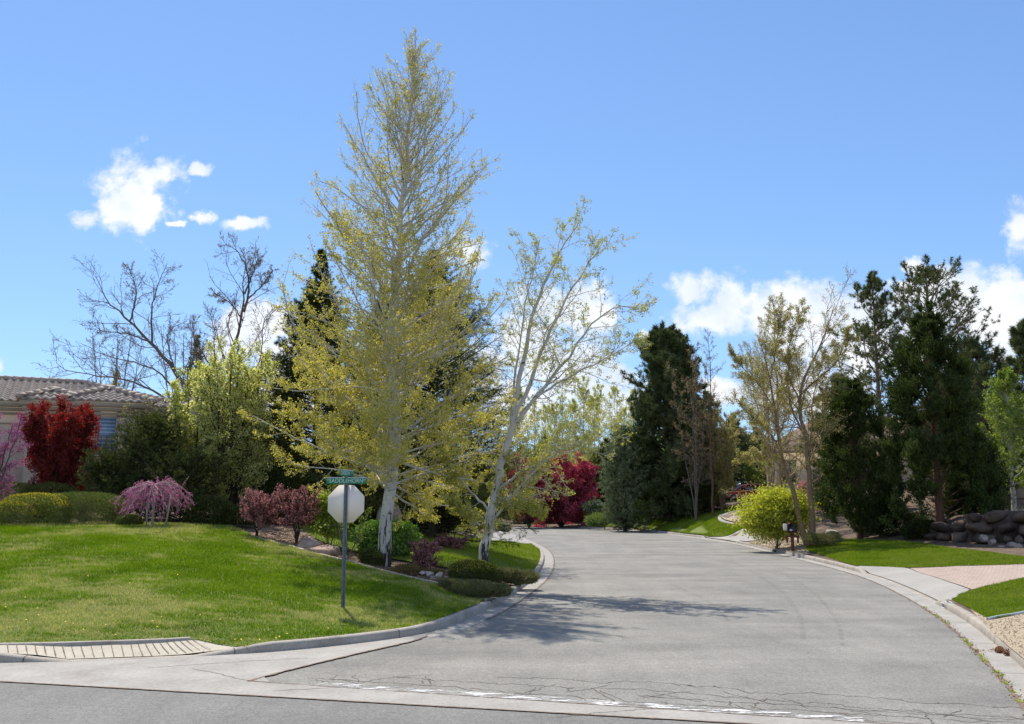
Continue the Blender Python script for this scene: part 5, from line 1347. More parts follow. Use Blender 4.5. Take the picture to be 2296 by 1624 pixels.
for px in np.arange(-120, 2480, 120):
    Y = rr.uniform(112, 128)
    if 1560 < px < 1900: continue
    c = copy_tree(dsrc); p = at(px, Y); s = rr.uniform(.7, .95)
    c.location = tuple(p - (0, 0, .2)); c.scale = (s * 1.2, s * 1.2, s); c.rotation_euler = (0, 0, rr.uniform(0, 6.28))
# ================================================================ stone
M_ROCKD = surf('shaded_boulder', [(0.25, (0.045, 0.033, 0.026)), (0.5, (0.11, 0.082, 0.066)), (0.75, (0.20, 0.155, 0.125))], 1.7, .9, .9, 12, fine=.7)  # dark rock for the walls: their deep shade is put into the colour
M_ROCK = surf('granite', [(0.25, (0.17, 0.12, 0.09)), (0.5, (0.34, 0.26, 0.21)), (0.75, (0.48, 0.40, 0.34))], 2.5, .9, .8, 14, fine=.6)
M_ROCKR = surf('red_granite', [(0.25, (0.17, 0.105, 0.08)), (0.5, (0.33, 0.22, 0.17)), (0.75, (0.46, 0.35, 0.29))], 2.5, .9, .8, 14, fine=.6)
M_ROCKW = surf('pale_stone', [(0.3, (0.30, 0.25, 0.205)), (0.7, (0.50, 0.44, 0.38))], 3, .9, .6, 14, fine=.5)
def rockvar(m):
    t = m.node_tree; b = [n for n in t.nodes if n.type == 'BSDF_PRINCIPLED'][0]; src = b.inputs['Base Color'].links[0].from_socket
    g = N(t, 'ShaderNodeNewGeometry'); rc = ramp(t, g.outputs['Random Per Island'], [(0, (.25, .24, .24)), (.5, (.5, .47, .44)), (1, (.75, .66, .58))])
    t.links.new(mixc(t, .8, src, rc, 'OVERLAY'), b.inputs['Base Color'])
rockvar(M_ROCKD)
_ico = {}
def ico(n=3):
    if n not in _ico:
        me = bpy.data.meshes.new('tmp'); import bmesh
        bm = bmesh.new(); bmesh.ops.create_icosphere(bm, subdivisions=n, radius=1); bm.to_mesh(me); bm.free()
        V = np.array([v.co[:] for v in me.vertices]); F = np.array([p.vertices[:] for p in me.polygons]); bpy.data.meshes.remove(me); _ico[n] = (V, F)
    return _ico[n]
def rockmesh(r, size, n=3, rough=.16, planes=14, sq=1.0):
    V, F = ico(n); V = np.sign(V) * np.abs(V) ** sq
    for _ in range(planes):                     # flatten facets
        d = unit(r.normal(0, 1, 3)); h = r.uniform(.55, .9); s = V @ d; V -= np.maximum(s - h, 0)[:, None] * d
    for f, a in ((2.2, rough), (5, rough * .45), (11, rough * .2)):
        ph = r.uniform(0, 6, 3); V *= (1 + a * np.sin(V[:, 0:1] * f + ph[0]) * np.sin(V[:, 1:2] * f * 1.1 + ph[1]) * np.cos(V[:, 2:3] * f * .9 + ph[2]))
    V += r.normal(0, .012, V.shape)
    a = r.uniform(0, 6.28); c, s = math.cos(a), math.sin(a)
    return V * np.asarray(size), F
def rockw(name, label, px, py, hw, hh, Y, seed, m, cat='boulder', group=None, dep=1.0, sink=.25):
    sc = Y / FPX; c = W(px, py, Y); z = gz(c[0], Y); r = np.random.default_rng(seed)
    V, F = rockmesh(r, (hw * sc, hw * sc * dep, hh * sc * (1 + sink)))
    o = mk(name, V, [F], m, smooth=False); o.location = (c[0], Y, c[2] - hh * sc * sink); return tag(o, label, cat, group)
rockw('boulder', 'large grey domed boulder under the pinkish sand cherry', 694, 1218, 40, 15, 26.9, 301, M_ROCK)
rockw('boulder', 'long reddish boulder lying in front of the grey domed one', 712, 1234, 44, 13, 26.2, 302, M_ROCKR)
rockw('boulder', 'dark boulder at the right end of the pair above the bed edging', 748, 1240, 18, 14, 26.6, 303, M_ROCK)
rockw('rock', 'small reddish rock in the gap left of the tall aspen', 802, 1263, 12, 7, 25.6, 304, M_ROCKR)
for k, (x, y, a, b_) in enumerate([(962,1286,11,6),(985,1288,10,6),(972,1296,12,7),(948,1284,8,4),(1000,1294,7,4),(980,1302,8,5)]):
    rockw('rock', ['leftmost but one', 'upper middle', 'lower middle', 'leftmost flat', 'rightmost', 'lowest'][k] + ' of the small pale stones heaped beside the small purple shrub', x, y, a, b_, 23.9, 310 + k, M_ROCKW, 'rock', 'small pale stones by the purple shrub')
rockw('boulder', 'upright grey slab seen beside the tall aspen trunk above the green shrub', 888, 1150, 14, 22, 34, 320, M_ROCK)
rockw('boulder', 'upright pale stone left of the tall aspen trunk', 852, 1152, 9, 20, 34, 321, M_ROCKW)
for k, (x, y, a, b_) in enumerate([(1020,1192,12,7),(1035,1196,12,6),(1000,1193,9,5),(1052,1200,14,7)]):
    rockw('rock', ['bright rounded stone', 'grey stone right of the bright one', 'leftmost grey stone', 'rightmost grey stone'][k] + ' at the top of the shaded grass strip', x, y, a, b_, 43, 322 + k, M_ROCKW if k == 0 else M_ROCK, 'rock', 'stones above the shaded grass strip')
for k, (x, y, a, b_, Y) in enumerate([(2268,1222,14,8,39),(2244,1230,12,7,38.5),(2283,1228,12,9,38),(2262,1236,14,7,37),(2288,1240,10,6,36),(2225,1215,10,9,39.5),(2205,1207,12,8,40)]):
    rockw('rock', ['large middle', 'small middle', 'tall right hand', 'low front', 'nearest', 'left leaning', 'leftmost'][k] + ' rough stone at the foot of the near rock wall', x, y, a, b_, Y, 330 + k, M_ROCK, 'rock', 'stones at the foot of the near rock wall')
rockw('rock', 'white stone lying beside the tip of the right lawn', 2290, 1247, 7, 5, 34.5, 340, M_ROCKW)
rockw('rock', 'pale flat rock behind the spiky low shrub on the corner', 1864, 1194, 18, 8, 49, 341, M_ROCKW)
rockw('rock', 'pale flat rock by the foot of the shorter column', 1935, 1200, 22, 8, 48.5, 342, M_ROCK)
for k, (x, y, a, b_) in enumerate([(1335,1170,8,4),(1352,1160,10,5),(1370,1154,9,5),(1395,1172,9,4),(1412,1170,8,4),(1340,1176,6,3)]):
    rockw('rock', ['left', 'second', 'third', 'fourth', 'rightmost', 'smallest lowest'][k] + ' pale boulder among the shrubs where the far lawn begins', x, y, a, b_, 92, 350 + k, M_ROCKW, 'rock', 'pale boulders at the start of the far lawn')
rockw('rock', 'small brown rock inside the curved gravel bed', 1650, 1172, 6, 6, 68, 360, M_ROCKR)
rockw('rock', 'broad pale rock inside the curved gravel bed', 1675, 1175, 16, 5, 67, 361, M_ROCKW)

def rockwall(name, label, pts, seed, m, depth=.5, size=.5, batter=.25):
    """pts: (px, base py, top py, Y). stones stacked in rough courses"""
    r = np.random.default_rng(seed); B = np.array([W(x, yb, Y) for x, yb, yt, Y in pts]); T = np.array([W(x, yt, Y) for x, yb, yt, Y in pts])
    L = arc3(B); mb = MB(); base = B[0].copy(); s = 0
    hmax = (T[:, 2] - B[:, 2]).max(); z = 0
    while z < hmax:
        h = size * r.uniform(.65, 1.0); s = -r.uniform(0, size)
        while s < L[-1]:
            w_ = size * r.uniform(.55, 2.0); sm = min(max(s + w_ / 2, 0), L[-1])
            p = np.array([np.interp(sm, L, B[:, k]) for k in range(3)]); tz = np.interp(sm, L, T[:, 2])
            if p[2] + z + h * .35 < tz:
                hh = h * r.uniform(.85, 1.15)
                V, F = rockmesh(r, (w_ * .50, depth * .6, hh * .53), 2, .10, 16, .72)
                a = r.normal(0, .22); c_, s_ = math.cos(a), math.sin(a)
                V = V @ np.array([[c_, 0, s_], [0, 1, 0], [-s_, 0, c_]])
                i = min(max(np.searchsorted(L, sm) - 1, 0), len(L) - 2); d = unit(B[i+1, :2] - B[i, :2])
                V = np.c_[V[:, 0] * d[0] - V[:, 1] * d[1], V[:, 0] * d[1] + V[:, 1] * d[0], V[:, 2]]
                mb.add(V + p + (0, z * batter + r.normal(0, .05), z + h / 2) - base, (), F)
            s += w_ * 1.0
        z += h * .92
    # fill behind the stones
    for k in range(len(B) - 1):
        P = [B[k] + (0, .3, -.4), B[k+1] + (0, .3, -.4), B[k+1] * (1, 1, 0) + (0, 2.2, T[k+1, 2] - .08), B[k] * (1, 1, 0) + (0, 2.2, T[k, 2] - .08)]
        Q = [p + np.array((0, .0, 0)) for p in P]
        front = [B[k] + (0, .22, -.4), B[k+1] + (0, .22, -.4), B[k+1] * (1, 1, 0) + (0, .22 + batter * (T[k+1,2]-B[k+1,2]), T[k+1, 2] - .1), B[k] * (1, 1, 0) + (0, .22 + batter * (T[k,2]-B[k,2]), T[k, 2] - .1)]
        back = [p + np.array((0, 2.0, 0)) for p in front]
        V = np.array(front + back) - base
        mb.add(V, [(0,1,2,3),(5,4,7,6),(3,2,6,7),(0,3,7,4),(1,5,6,2)])
    o = mb.build(name, m, smooth=False); o.location = tuple(base); return tag(o, label, 'wall')
rockwall('rock_wall', 'dry stacked wall of big boulders at the right edge behind the evergreen columns', [(2095,1219,1182,43),(2150,1221,1170,41.5),(2200,1223,1154,40.5),(2296,1228,1142,39.5),(2420,1234,1140,38)], 371, M_ROCKD, .8, .72)
rockwall('rock_wall', 'long low stacked boulder wall below the large centre pine', [(1440,1163,1146,89),(1500,1163,1132,87.5),(1560,1157,1128,87),(1620,1147,1128,90),(1660,1140,1128,94)], 372, M_ROCKD, .8, .7)

# ================================================================ houses
M_STUC = surf('stucco', [(0.3, (0.48, 0.40, 0.31)), (0.7, (0.56, 0.47, 0.37))], 2, .9, .15, 60)
M_STUC2 = surf('beige_stucco', [(0.3, (0.64, 0.50, 0.36)), (0.7, (0.72, 0.57, 0.42))], 2, .9, .15, 60)
M_TRIM = surf('painted_trim', [(0.3, (0.43, 0.36, 0.26)), (0.7, (0.49, 0.41, 0.30))], 2, .8, .05)
M_TILE = surf('clay_tile', [(0.2, (0.30, 0.215, 0.165)), (0.5, (0.47, 0.375, 0.30)), (0.8, (0.62, 0.54, 0.46))], 3.2, .85, .3, 30, fine=.5)
M_SHING = surf('shingle', [(0.3, (0.16, 0.11, 0.085)), (0.7, (0.26, 0.18, 0.14))], 6, .9, .3, 40, stretch=(.6, .6, 4), fine=.5)
def plainmat(name, c, rough=.5, metal=0.0, spec=.5, coat=0.0):
    m, t, out = nt(name)
    v = coords(t); cc = mixc(t, .25, c, ramp(t, noise(t, v, 7, 4), [(.3, tuple(x * .75 for x in c)), (.7, tuple(min(1, x * 1.2) for x in c))]))
    b = N(t, 'ShaderNodeBsdfPrincipled', {'Base Color': cc, 'Roughness': rough, 'Metallic': metal, 'Specular IOR Level': spec, 'Coat Weight': coat})
    t.links.new(b.outputs[0], out.inputs[0]); return m
M_GLASS = plainmat('window_glass', (0.07, 0.10, 0.13), .06, 0, .9)
def blindmat():
    m, t, out = nt('window_blind')
    v = coords(t); z = N(t, 'ShaderNodeSeparateXYZ', {0: v}).outputs['Z']
    w_ = N(t, 'ShaderNodeMath', {0: z, 1: 40.0}, operation='MULTIPLY').outputs[0]
    s = N(t, 'ShaderNodeMath', {0: w_}, operation='SINE').outputs[0]
    c = ramp(t, s, [(.0, (.16, .22, .28)), (.9, (.34, .43, .52))])
    b = N(t, 'ShaderNodeBsdfPrincipled', {'Base Color': c, 'Roughness': .25, 'Specular IOR Level': .8}); t.links.new(b.outputs[0], out.inputs[0]); return m
M_BLIND = blindmat()
M_IRON = plainmat('wrought_iron', (0.03, 0.03, 0.032), .5, .6)
M_DARKIN = plainmat('recess_shade', (0.03, 0.028, 0.025), .9)

def tile_roof(u0, u1, v0, v1, ze, sl, oh=.45, per=.33, course=.40, amp=.045, left_hip=True):
    """hip roof in house coordinates with barrel tiles. returns (V, Q) for the slopes and the ridge lines"""
    a, b_, c, d = u0 - oh, u1 + oh, v0 - oh, v1 + oh
    hw = min(b_ - a, d - c) / 2; zr = ze + hw * sl
    mb = MB()
    if (b_ - a) >= (d - c): R1, R2 = (a + hw if left_hip else a, (c + d) / 2, zr), (b_ - hw, (c + d) / 2, zr)
    else: R1 = ((a + b_) / 2, c + hw, zr); R2 = ((a + b_) / 2, d - hw, zr)
    def slope(E0, E1, T0, T1):
        E0, E1, T0, T1 = map(np.asarray, (E0, E1, T0, T1))
        U = unit((E1 - E0).astype(float)); nrm = unit(np.cross(U, (T0 + T1) / 2 - (E0 + E1) / 2)); Vv = np.cross(nrm, U)
        if nrm[2] < 0: nrm = -nrm
        Hh = (T0 - E0) @ Vv; Hh = abs(Hh); Vd = Vv if ((T0 - E0) @ Vv) > 0 else -Vv
        nC = max(1, int(Hh / course)); du = per / 8
        for k in range(nC):
            h0, h1 = Hh * k / nC, Hh * (k + 1) / nC + .03
            l0 = (T0 - E0) @ U * (k + .0) / nC; r0_ = np.linalg.norm(E1 - E0) - (np.linalg.norm(E1 - E0) - (T1 - E0) @ U) * k / nC
            if r0_ - l0 < .1: continue
            uu_ = np.arange(l0, r0_ + du, du); uu_ = np.clip(uu_, l0, r0_)
            w_ = amp * np.sin(uu_ / per * 2 * math.pi)
            lo_ = E0 + U * uu_[:, None] + Vd * h0 + nrm * (w_ + .055)[:, None]; hi_ = E0 + U * np.clip(uu_, (T0 - E0) @ U * (k + 1) / nC - .02, r0_)[:, None] + Vd * h1 + nrm * (w_ + .01)[:, None]
            lip = lo_ - nrm * .05
            n = len(uu_); i = np.arange(n - 1)
            mb.add(np.concatenate([lip, lo_, hi_]), np.concatenate([np.stack([i, i+1, i+1+n, i+n], 1), np.stack([i+n, i+n+1, i+1+2*n, i+2*n], 1)]))
    A, B_, C_, D_ = (a, c, ze), (b_, c, ze), (b_, d, ze), (a, d, ze)
    if (b_ - a) >= (d - c):
        slope(A, B_, R1, R2); slope(B_, C_, R2, R2); slope(C_, D_, R2, R1); slope(D_, A, R1, R1)
        hips = [(R1, R2), (B_, R2), (C_, R2), (A, R1), (D_, R1)]
    else:
        slope(A, B_, R1, R1); slope(B_, C_, R1, R2); slope(C_, D_, R2, R2); slope(D_, A, R2, R1)
        hips = [(R1, R2), (A, R1), (B_, R1), (C_, R2), (D_, R2)]
    caps = MB()
    for p, q in hips:
        p, q = np.array(p, float), np.array(q, float); L = np.linalg.norm(q - p); n = max(1, int(L / .38))
        for k in range(n):
            x, y = p + (q - p) * k / n, p + (q - p) * (k + 1.12) / n
            caps.tube([x + (0, 0, .09), y + (0, 0, .07)], [.13, .105], 8)
    return mb, caps, (a, b_, c, d)
def house_frame(o, ang):
    c, s = math.cos(ang), math.sin(ang); return lambda u, v, z: np.array((o[0] + u * c - v * s, o[1] + u * s + v * c, z))

hp = W(164, 896, 40.0); hg = gz(hp[0], hp[1])
house = thing('tile_roof_house', 'two storey stucco house with a clay tile hip roof behind the red plum', 'house', (hp[0], hp[1], hg), rz=math.radians(25))
ZE = hp[2] - hg            # eave height over the local ground
blocks = [(-.0, 2.9, .45, 7, ZE, .40), (-1.75, .2, 1.15, 8, ZE + .03, .40), (-16, 4.6, 2.0, 10.5, ZE + .0, .31), (3.2, 9, 3.4, 10, ZE - .25, .38)]
for k, (u0, u1, v0, v1, z, s) in enumerate(blocks):
    mb, caps, (a, b2, c, d) = tile_roof(u0, u1, v0, v1, z, s, oh=.42, left_hip=(k != 2))
    mb.build('roof', M_TILE, house); 
    rf = [o for o in house.children if o.name.startswith('roof')][-1]
    caps.build('ridge_cap', M_TILE, rf)
    w_ = MB()
    w_.box(((u0 + u1) / 2, (v0 + v1) / 2, z / 2 - 1), (u1 - u0, v1 - v0, z + 1.9)); w_.build('wall', M_STUC, house)
    tr_ = MB()
    for zz, hh, pr in ((z - .14, .2, .34), (z - .34, .16, .2), (z - .52, .14, .1), (z - .95, .09, .05)):
        tr_.box(((u0 + u1) / 2, (v0 + v1) / 2, zz), (u1 - u0 + 2 * pr, v1 - v0 + 2 * pr, hh - .004))
    tr_.build('cornice', M_TRIM, house)
    so = MB(); so.box(((a + b2) / 2, (c + d) / 2, z + .0), (b2 - a - .1, d - c - .1, .05)); so.build('soffit', M_TRIM, house)
def hwin(u, v, z0, z1, w_, grid=True):
    f = MB(); f.box((u, v - .015, (z0 + z1) / 2), (w_ + .12, .05, z1 - z0 + .12)); fo = f.build('window', M_TRIM, house)
    MB().box((u, v - .045, (z0 + z1) / 2), (w_ - .04, .03, z1 - z0 - .04)).build('pane', M_BLIND, fo)
    g = MB(); g.box((u, v - .065, (z0 + z1) / 2 - .1), (w_ - .02, .03, .05))
    for e_ in (-1, 1): g.box((u + e_ * (w_ / 2 - .02), v - .066, (z0 + z1) / 2), (.04, .03, z1 - z0))
    g.build('frame', M_TRIM, fo)
zt = yz(936, 40.9) - hg; zb = yz(1022, 40.9) - hg
hwin(1.42, .45, zb, zt, .78); hwin(-5.4, 2.0, zb + .9, zt + .05, 1.0); hwin(-9.0, 2.0, zb + .9, zt + .05, 1.0); hwin(6.0, 3.4, zb, zt - .3, .9)
rail = MB(); zr0, zr1 = zb + .05, zb + .85
for z in (zr0, zr1): rail.box((1.42, .12, z), (1.35, .03, .03))
for u in np.linspace(.78, 2.06, 7): rail.box((u, .12, (zr0 + zr1) / 2), (.018, .018, zr1 - zr0))
for cx_ in (1.1, 1.42, 1.74):
    for rr_ in (.12, .07):
        th = np.linspace(0, 5.2, 14); rail.tube(np.stack([cx_ + rr_ * np.cos(th), 0 * th + .11, zb + .35 + rr_ * np.sin(th)], 1), .011, 5)
for e_ in (.76, 2.08): rail.box((e_, .28, zr0), (.03, .33, .03)); rail.box((e_, .28, zr1), (.03, .33, .03))
rail.build('balcony_railing', M_IRON, house)
MB().box((1.42, .26, zr0 - .06), (1.45, .38, .07)).build('balcony_sill', M_TRIM, house)
# low wing with its own tiled edge at the left
mb, caps, _ = tile_roof(-14, -5.6, -4.2, 2.2, yz(1035, 37) - hg, .35, oh=.4)
rf = mb.build('roof', M_TILE, house); caps.build('ridge_cap', M_TILE, rf)
MB().box((-9.8, -1.0, (yz(1035, 37) - hg) / 2 - 1), (8.3, 6.3, yz(1035, 37) - hg + 1.9)).build('wall', M_STUC2, house)

def simple_house(name, label, px, Y, wl, dp, pyb, pye, rise, rz, wallm, roofm, oh=.5):
    p = W(px, pyb, Y); t = thing(name, label, 'house', tuple(p), rz=rz); h = yz(pye, Y) - p[2]
    MB().box((wl / 2, dp / 2, h / 2 - .5), (wl, dp, h + 1)).build('wall', wallm, t)
    a, b2, c, d = -oh, wl + oh, -oh, dp + oh; hw = (d - c) / 2
    V = [(a, c, h), (b2, c, h), (b2, d, h), (a, d, h), (a + hw * .75, (c + d) / 2, h + rise), (b2 - hw * .75, (c + d) / 2, h + rise)]
    V += [(x, y, z - .18) for x, y, z in V[:4]]
    mk('roof', V, [np.array([(0, 1, 5, 4), (2, 3, 4, 5), (6, 7, 1, 0), (7, 8, 2, 1), (8, 9, 3, 2), (9, 6, 0, 3), (6, 9, 8, 7)]), np.array([(1, 2, 5), (3, 0, 4)])], roofm, t)
    return t, h
h2, hh2 = simple_house('beige_house', 'beige stucco house with a brown shingle roof behind the twin trunked tree', 1722, 78, 15, 12, 1108, 1012, 3.3, math.radians(-15), M_STUC2, M_SHING)
def win2(t, u, z0, z1, w_, shade=True):
    f = MB().box((u, -.03, (z0 + z1) / 2), (w_ + .2, .08, z1 - z0 + .2)).build('window', M_ROCKW, t)
    MB().box((u, -.09, (z0 + z1) / 2), (w_, .05, z1 - z0)).build('pane', M_GLASS, f)
    MB().box((u, -.13, (z0 + z1) / 2), (.06, .04, z1 - z0)).box((u, -.128, (z0 * .4 + z1 * .6)), (w_, .03, .06)).build('frame', M_ROCKW, f)
win2(h2, 1.75, 1.0, 2.7, .95); win2(h2, 8, 1.0, 2.6, 1.6)
MB().box((1.0, -.12, hh2 * .5), (.45, .25, hh2)).build('downpipe_pier', M_TRIM, h2)
MB().box((.35, -.1, .5), (.28, .2, .5)).build('meter_box', M_TRIM, h2)
h3, hh3 = simple_house('tan_house', 'tan stucco house with a recessed garage at the right edge above the rock wall', 2232, 61, 16, 10, 1122, 1050, 2.2, math.radians(-22), M_STUC2, M_SHING)
MB().box((2.55, -.35, hh3 / 2), (.5, .7, hh3)).box((1.0, -.08, hh3 / 2), (.35, .16, hh3)).build('pier', M_STUC2, h3)
MB().box((4.6, -.01, hh3 * .42), (3.2, .06, hh3 * .75)).build('garage_door', M_TRIM, h3)
MB().box((3.4, -.04, hh3 * .85), (1.2, .06, .5)).build('transom_window', M_GLASS, h3)

# ================================================================ street furniture
M_GALV = surf('galvanised_steel', [(0.3, (0.13, 0.14, 0.16)), (0.7, (0.22, 0.24, 0.27))], 6, .5, .1, metal=.5)
M_SIGNB = surf('aluminium_back', [(0.3, (0.84, 0.73, 0.61)), (0.7, (0.90, 0.80, 0.68))], 3, .6, .03, metal=.0, spec=.3)
M_SIGNG = plainmat('sign_green', (0.0, 0.19, 0.10), .4)
M_SIGNW = plainmat('sign_white', (0.72, 0.74, 0.72), .4)
M_LETTER = plainmat('letter_pale', (0.50, 0.60, 0.50), .4)
M_SIGNR = plainmat('sign_red', (0.45, 0.015, 0.015), .4)
def text_mesh(name, body, size, m, parent, loc, rot=(math.radians(90), 0, 0), sx=1.0, ext=.001, bold=.0):
    cu = bpy.data.curves.new(name, 'FONT'); cu.body = body; cu.size = size; cu.align_x = 'CENTER'; cu.align_y = 'CENTER'; cu.extrude = ext; cu.offset = bold
    o = bpy.data.objects.new('tmp_text', cu); COL.objects.link(o); dg = bpy.context.evaluated_depsgraph_get()
    me = bpy.data.meshes.new_from_object(o.evaluated_get(dg)); me.name = name; me.materials.clear(); me.materials.append(m)
    bpy.data.objects.remove(o)
    n = bpy.data.objects.new(name, me); COL.objects.link(n); n.parent = parent; n.location = loc; n.rotation_euler = rot; n.scale = (sx, 1, 1)
    return n
p = W(769, 1366, 18.6); p[2] = gz(p[0], p[1]); SY = 18.6; sc = SY / FPX
sign = thing('stop_sign', 'stop sign seen from behind on a steel post with two green street name blades', 'sign', tuple(p), rz=math.radians(-4))
top = W(777, 1058, SY); lean = (top[0] - p[0]) / (top[2] - p[2])
def pz(py): return yz(py, SY) - p[2]
def px_at(z): return lean * z
zs = np.linspace(-.3, pz(1086), 12); mb = MB()
for a in (-1, 1):
    mb.add([(px_at(z) + a * .026 + x, y, z) for z in zs for x, y in ((-.012 if a < 0 else .0, -.012), (0 if a < 0 else .012, -.012), (0 if a < 0 else .012, -.004), (-.012 if a < 0 else 0, -.004))],
           [(k*4+i, k*4+(i+1) % 4, (k+1)*4+(i+1) % 4, (k+1)*4+i) for k in range(len(zs) - 1) for i in range(4)])
mb.add([(px_at(z) + x, y, z) for z in zs for x, y in ((-.026, -.010), (-.016, .022), (.016, .022), (.026, -.010), (.020, -.012), (.012, .014), (-.012, .014), (-.020, -.012))],
       [(k*8+i, k*8+(i+1) % 8, (k+1)*8+(i+1) % 8, (k+1)*8+i) for k in range(len(zs) - 1) for i in range(8)])
mb.build('post', M_GALV, sign)
ho = MB()
for z in np.arange(.05, pz(1090), .05): ho.tube([(px_at(z), .0125, z), (px_at(z), .0095, z)], .006, 6)
ho.build('bolt_holes', M_CRACK, sign)
zc = (pz(1088) + pz(1172)) / 2; R_ = (pz(1088) - pz(1172)) / 2 / math.cos(math.pi / 8)
oc = [(R_ * math.cos(math.pi / 8 + k * math.pi / 4), R_ * math.sin(math.pi / 8 + k * math.pi / 4)) for k in range(8)]
def plate(poly, y0, y1, ox, oz):
    n = len(poly); V = [(ox + a, y0, oz + b2) for a, b2 in poly] + [(ox + a, y1, oz + b2) for a, b2 in poly]
    return V, [(i, (i+1) % n, n+(i+1) % n, n+i) for i in range(n)], [(0, i+1, i) for i in range(1, n-1)] + [(n, n+i, n+i+1) for i in range(1, n-1)]
V, Q, T = plate(oc, .024, .027, px_at(zc) - .0, zc); pl = MB().add(V, Q, T).build('sign_plate', M_SIGNB, sign)
V, Q, T = plate([(a * .97, b2 * .97) for a, b2 in oc], .0275, .0285, px_at(zc), zc); MB().add(V, Q, T).build('red_face', M_SIGNR, pl)
text_mesh('lettering', 'STOP', .27, M_SIGNW, pl, (px_at(zc), .030, zc), (math.radians(90), 0, math.radians(180)), .85, .001, .006)
for z in (zc - .2, zc + .2): MB().tube([(px_at(z), -.02, z), (px_at(z), .03, z)], .009, 6).build('bolt', M_GALV, pl)
# lower blade: SADDLEHORN
def blade(w_, h_, z, rz, words, parent):
    n = bpy.data.objects.new('name_blade', None)
    e_ = MB().bevbox((0, 0, 0), (w_, .006, h_), .002).build('name_blade', M_SIGNG, parent); e_.location = (px_at(z), 0, z); e_.rotation_euler = (0, 0, rz)
    bpy.data.objects.remove(n)
    MB().box((0, 0, h_ / 2 + .004), (w_, .012, .010)).build('top_edge', M_SIGNW, e_)
    for s, size, x, dz, sx in words:
        text_mesh('lettering', s, size, M_LETTER, e_, (x, -.0045, dz), sx=sx, bold=.0008)
        text_mesh('lettering', s, size, M_LETTER, e_, (-x, .0045, dz), (math.radians(90), 0, math.radians(180)), sx=sx, bold=.0008)
    return e_
zb_ = (pz(1071) + pz(1086)) / 2
blade(89 * sc, 13.5 * sc, zb_, math.radians(4), [('SADDLEHORN', .112, -.0, -.0, .92), ('S', .055, -.36, .022, .8), ('DR', .052, .355, .022, .8)], sign)
zt_ = (pz(1054.5) + pz(1068.5)) / 2
blade(45 * sc, 13.0 * sc, zt_, math.radians(61), [('OXBOW', .11, -.035, 0, .62), ('CT', .05, .165, .02, .8)], sign)
MB().box((px_at(pz(1070)), 0, pz(1070)), (.055, .045, .045)).tube([(px_at(pz(1087)), 0, pz(1090)), (px_at(pz(1080)), 0, pz(1083.5))], .028, 8).build('bracket', M_GALV, sign)

# mailbox
M_WOODR = surf('redwood', [(0.3, (0.10, 0.03, 0.018)), (0.7, (0.2, 0.065, 0.04))], 5, .8, .3, stretch=(3, 3, 1))
M_BLACK = plainmat('black_metal', (0.012, 0.012, 0.014), .35)
M_FLAG = plainmat('flag_red', (0.5, 0.03, 0.03), .5)
pm = GP(1778, 1238); MS = pm[1] / FPX
def mz(py): return yz(py, pm[1]) - pm[2]
mail = thing('mailbox', 'black mailbox with white label on a dark red wooden post behind the kerb', 'mailbox', tuple(pm), rz=math.radians(-12))
MB().bevbox((0, 0, mz(1196) / 2 - .1), (.15, .15, mz(1196) + .2), .01).build('post', M_WOODR, mail)
MB().bevbox((-.02, 0, mz(1203)), (.62, .16, .09), .01).bevbox((.0, 0, mz(1194)), (.52, .34, .05), .01).build('crossarm', M_WOODR, mail)
MB().bevbox((-.24, 0, mz(1211)), (.08, .13, .26), .01).bevbox((.25, 0, mz(1211)), (.08, .13, .26), .01).build('bracket', M_WOODR, mail)
xb, zb0, zb1 = .02, mz(1192), mz(1172.5); hh = zb1 - zb0
prof = [(-.2, 0), (.2, 0), (.2, hh * .66)] + [(.2 * math.cos(a), hh * .66 + hh * .34 * math.sin(a)) for a in np.linspace(.25, math.pi - .25, 9)] + [(-.2, hh * .66)]
V = [(xb + a, y, zb0 + b2) for y in (-.28, .28) for a, b2 in prof]; n = len(prof)
box = MB().add(V, [(i, (i+1) % n, n+(i+1) % n, n+i) for i in range(n)], [(0, i, i+1) for i in range(1, n-1)] + [(n, n+i+1, n+i) for i in range(1, n-1)]).build('box', M_BLACK, mail)
V = [(xb + a * .94, y, zb0 + .01 + b2 * .95) for y in (-.292, -.283) for a, b2 in prof]
dr = MB().add(V, [(i, (i+1) % n, n+(i+1) % n, n+i) for i in range(n)], [(0, i, i+1) for i in range(1, n-1)]).build('door', M_BLACK, box)
MB().box((xb - .09, -.297, zb0 + .07), (.12, .006, .07)).build('label', M_SIGNW, dr)
MB().box((xb, -.30, zb0 + hh * .9), (.03, .02, .03)).build('knob', M_GALV, dr)
MB().box((xb - .1, -.1, zb1 - .0), (.14, .02, .035)).box((xb - .2, -.1, zb1 - .12), (.016, .02, .22)).build('flag', M_FLAG, box)
MB().bevbox((-.3, .1, (zb0 + zb1) / 2), (.16, .4, .3), .01).build('newspaper_box', M_SIGNB, mail)

# kerb inlet
i0 = np.argmin(((RC - G(1737, 1238)) ** 2).sum(1)); T = unit(RC[i0+1] - RC[i0-1]); n_ = np.array((-T[1], T[0]))
c = RC[i0] - n_ * .0
inl = thing('storm_drain', 'dark storm drain opening cut in the kerb left of the mailbox', 'drain', (c[0], c[1], 0), rz=math.atan2(T[1], T[0]))
MB().box((0, -.012, .055), (.85, .02, .085)).build('opening', M_DARKIN, inl)  # solid dark block on the kerb face stands in for the shade inside
MB().box((0, -.016, .112), (1.0, .04, .02)).box((-.46, -.016, .055), (.06, .03, .1)).box((.46, -.016, .055), (.06, .03, .1)).build('frame', M_KERB, inl)

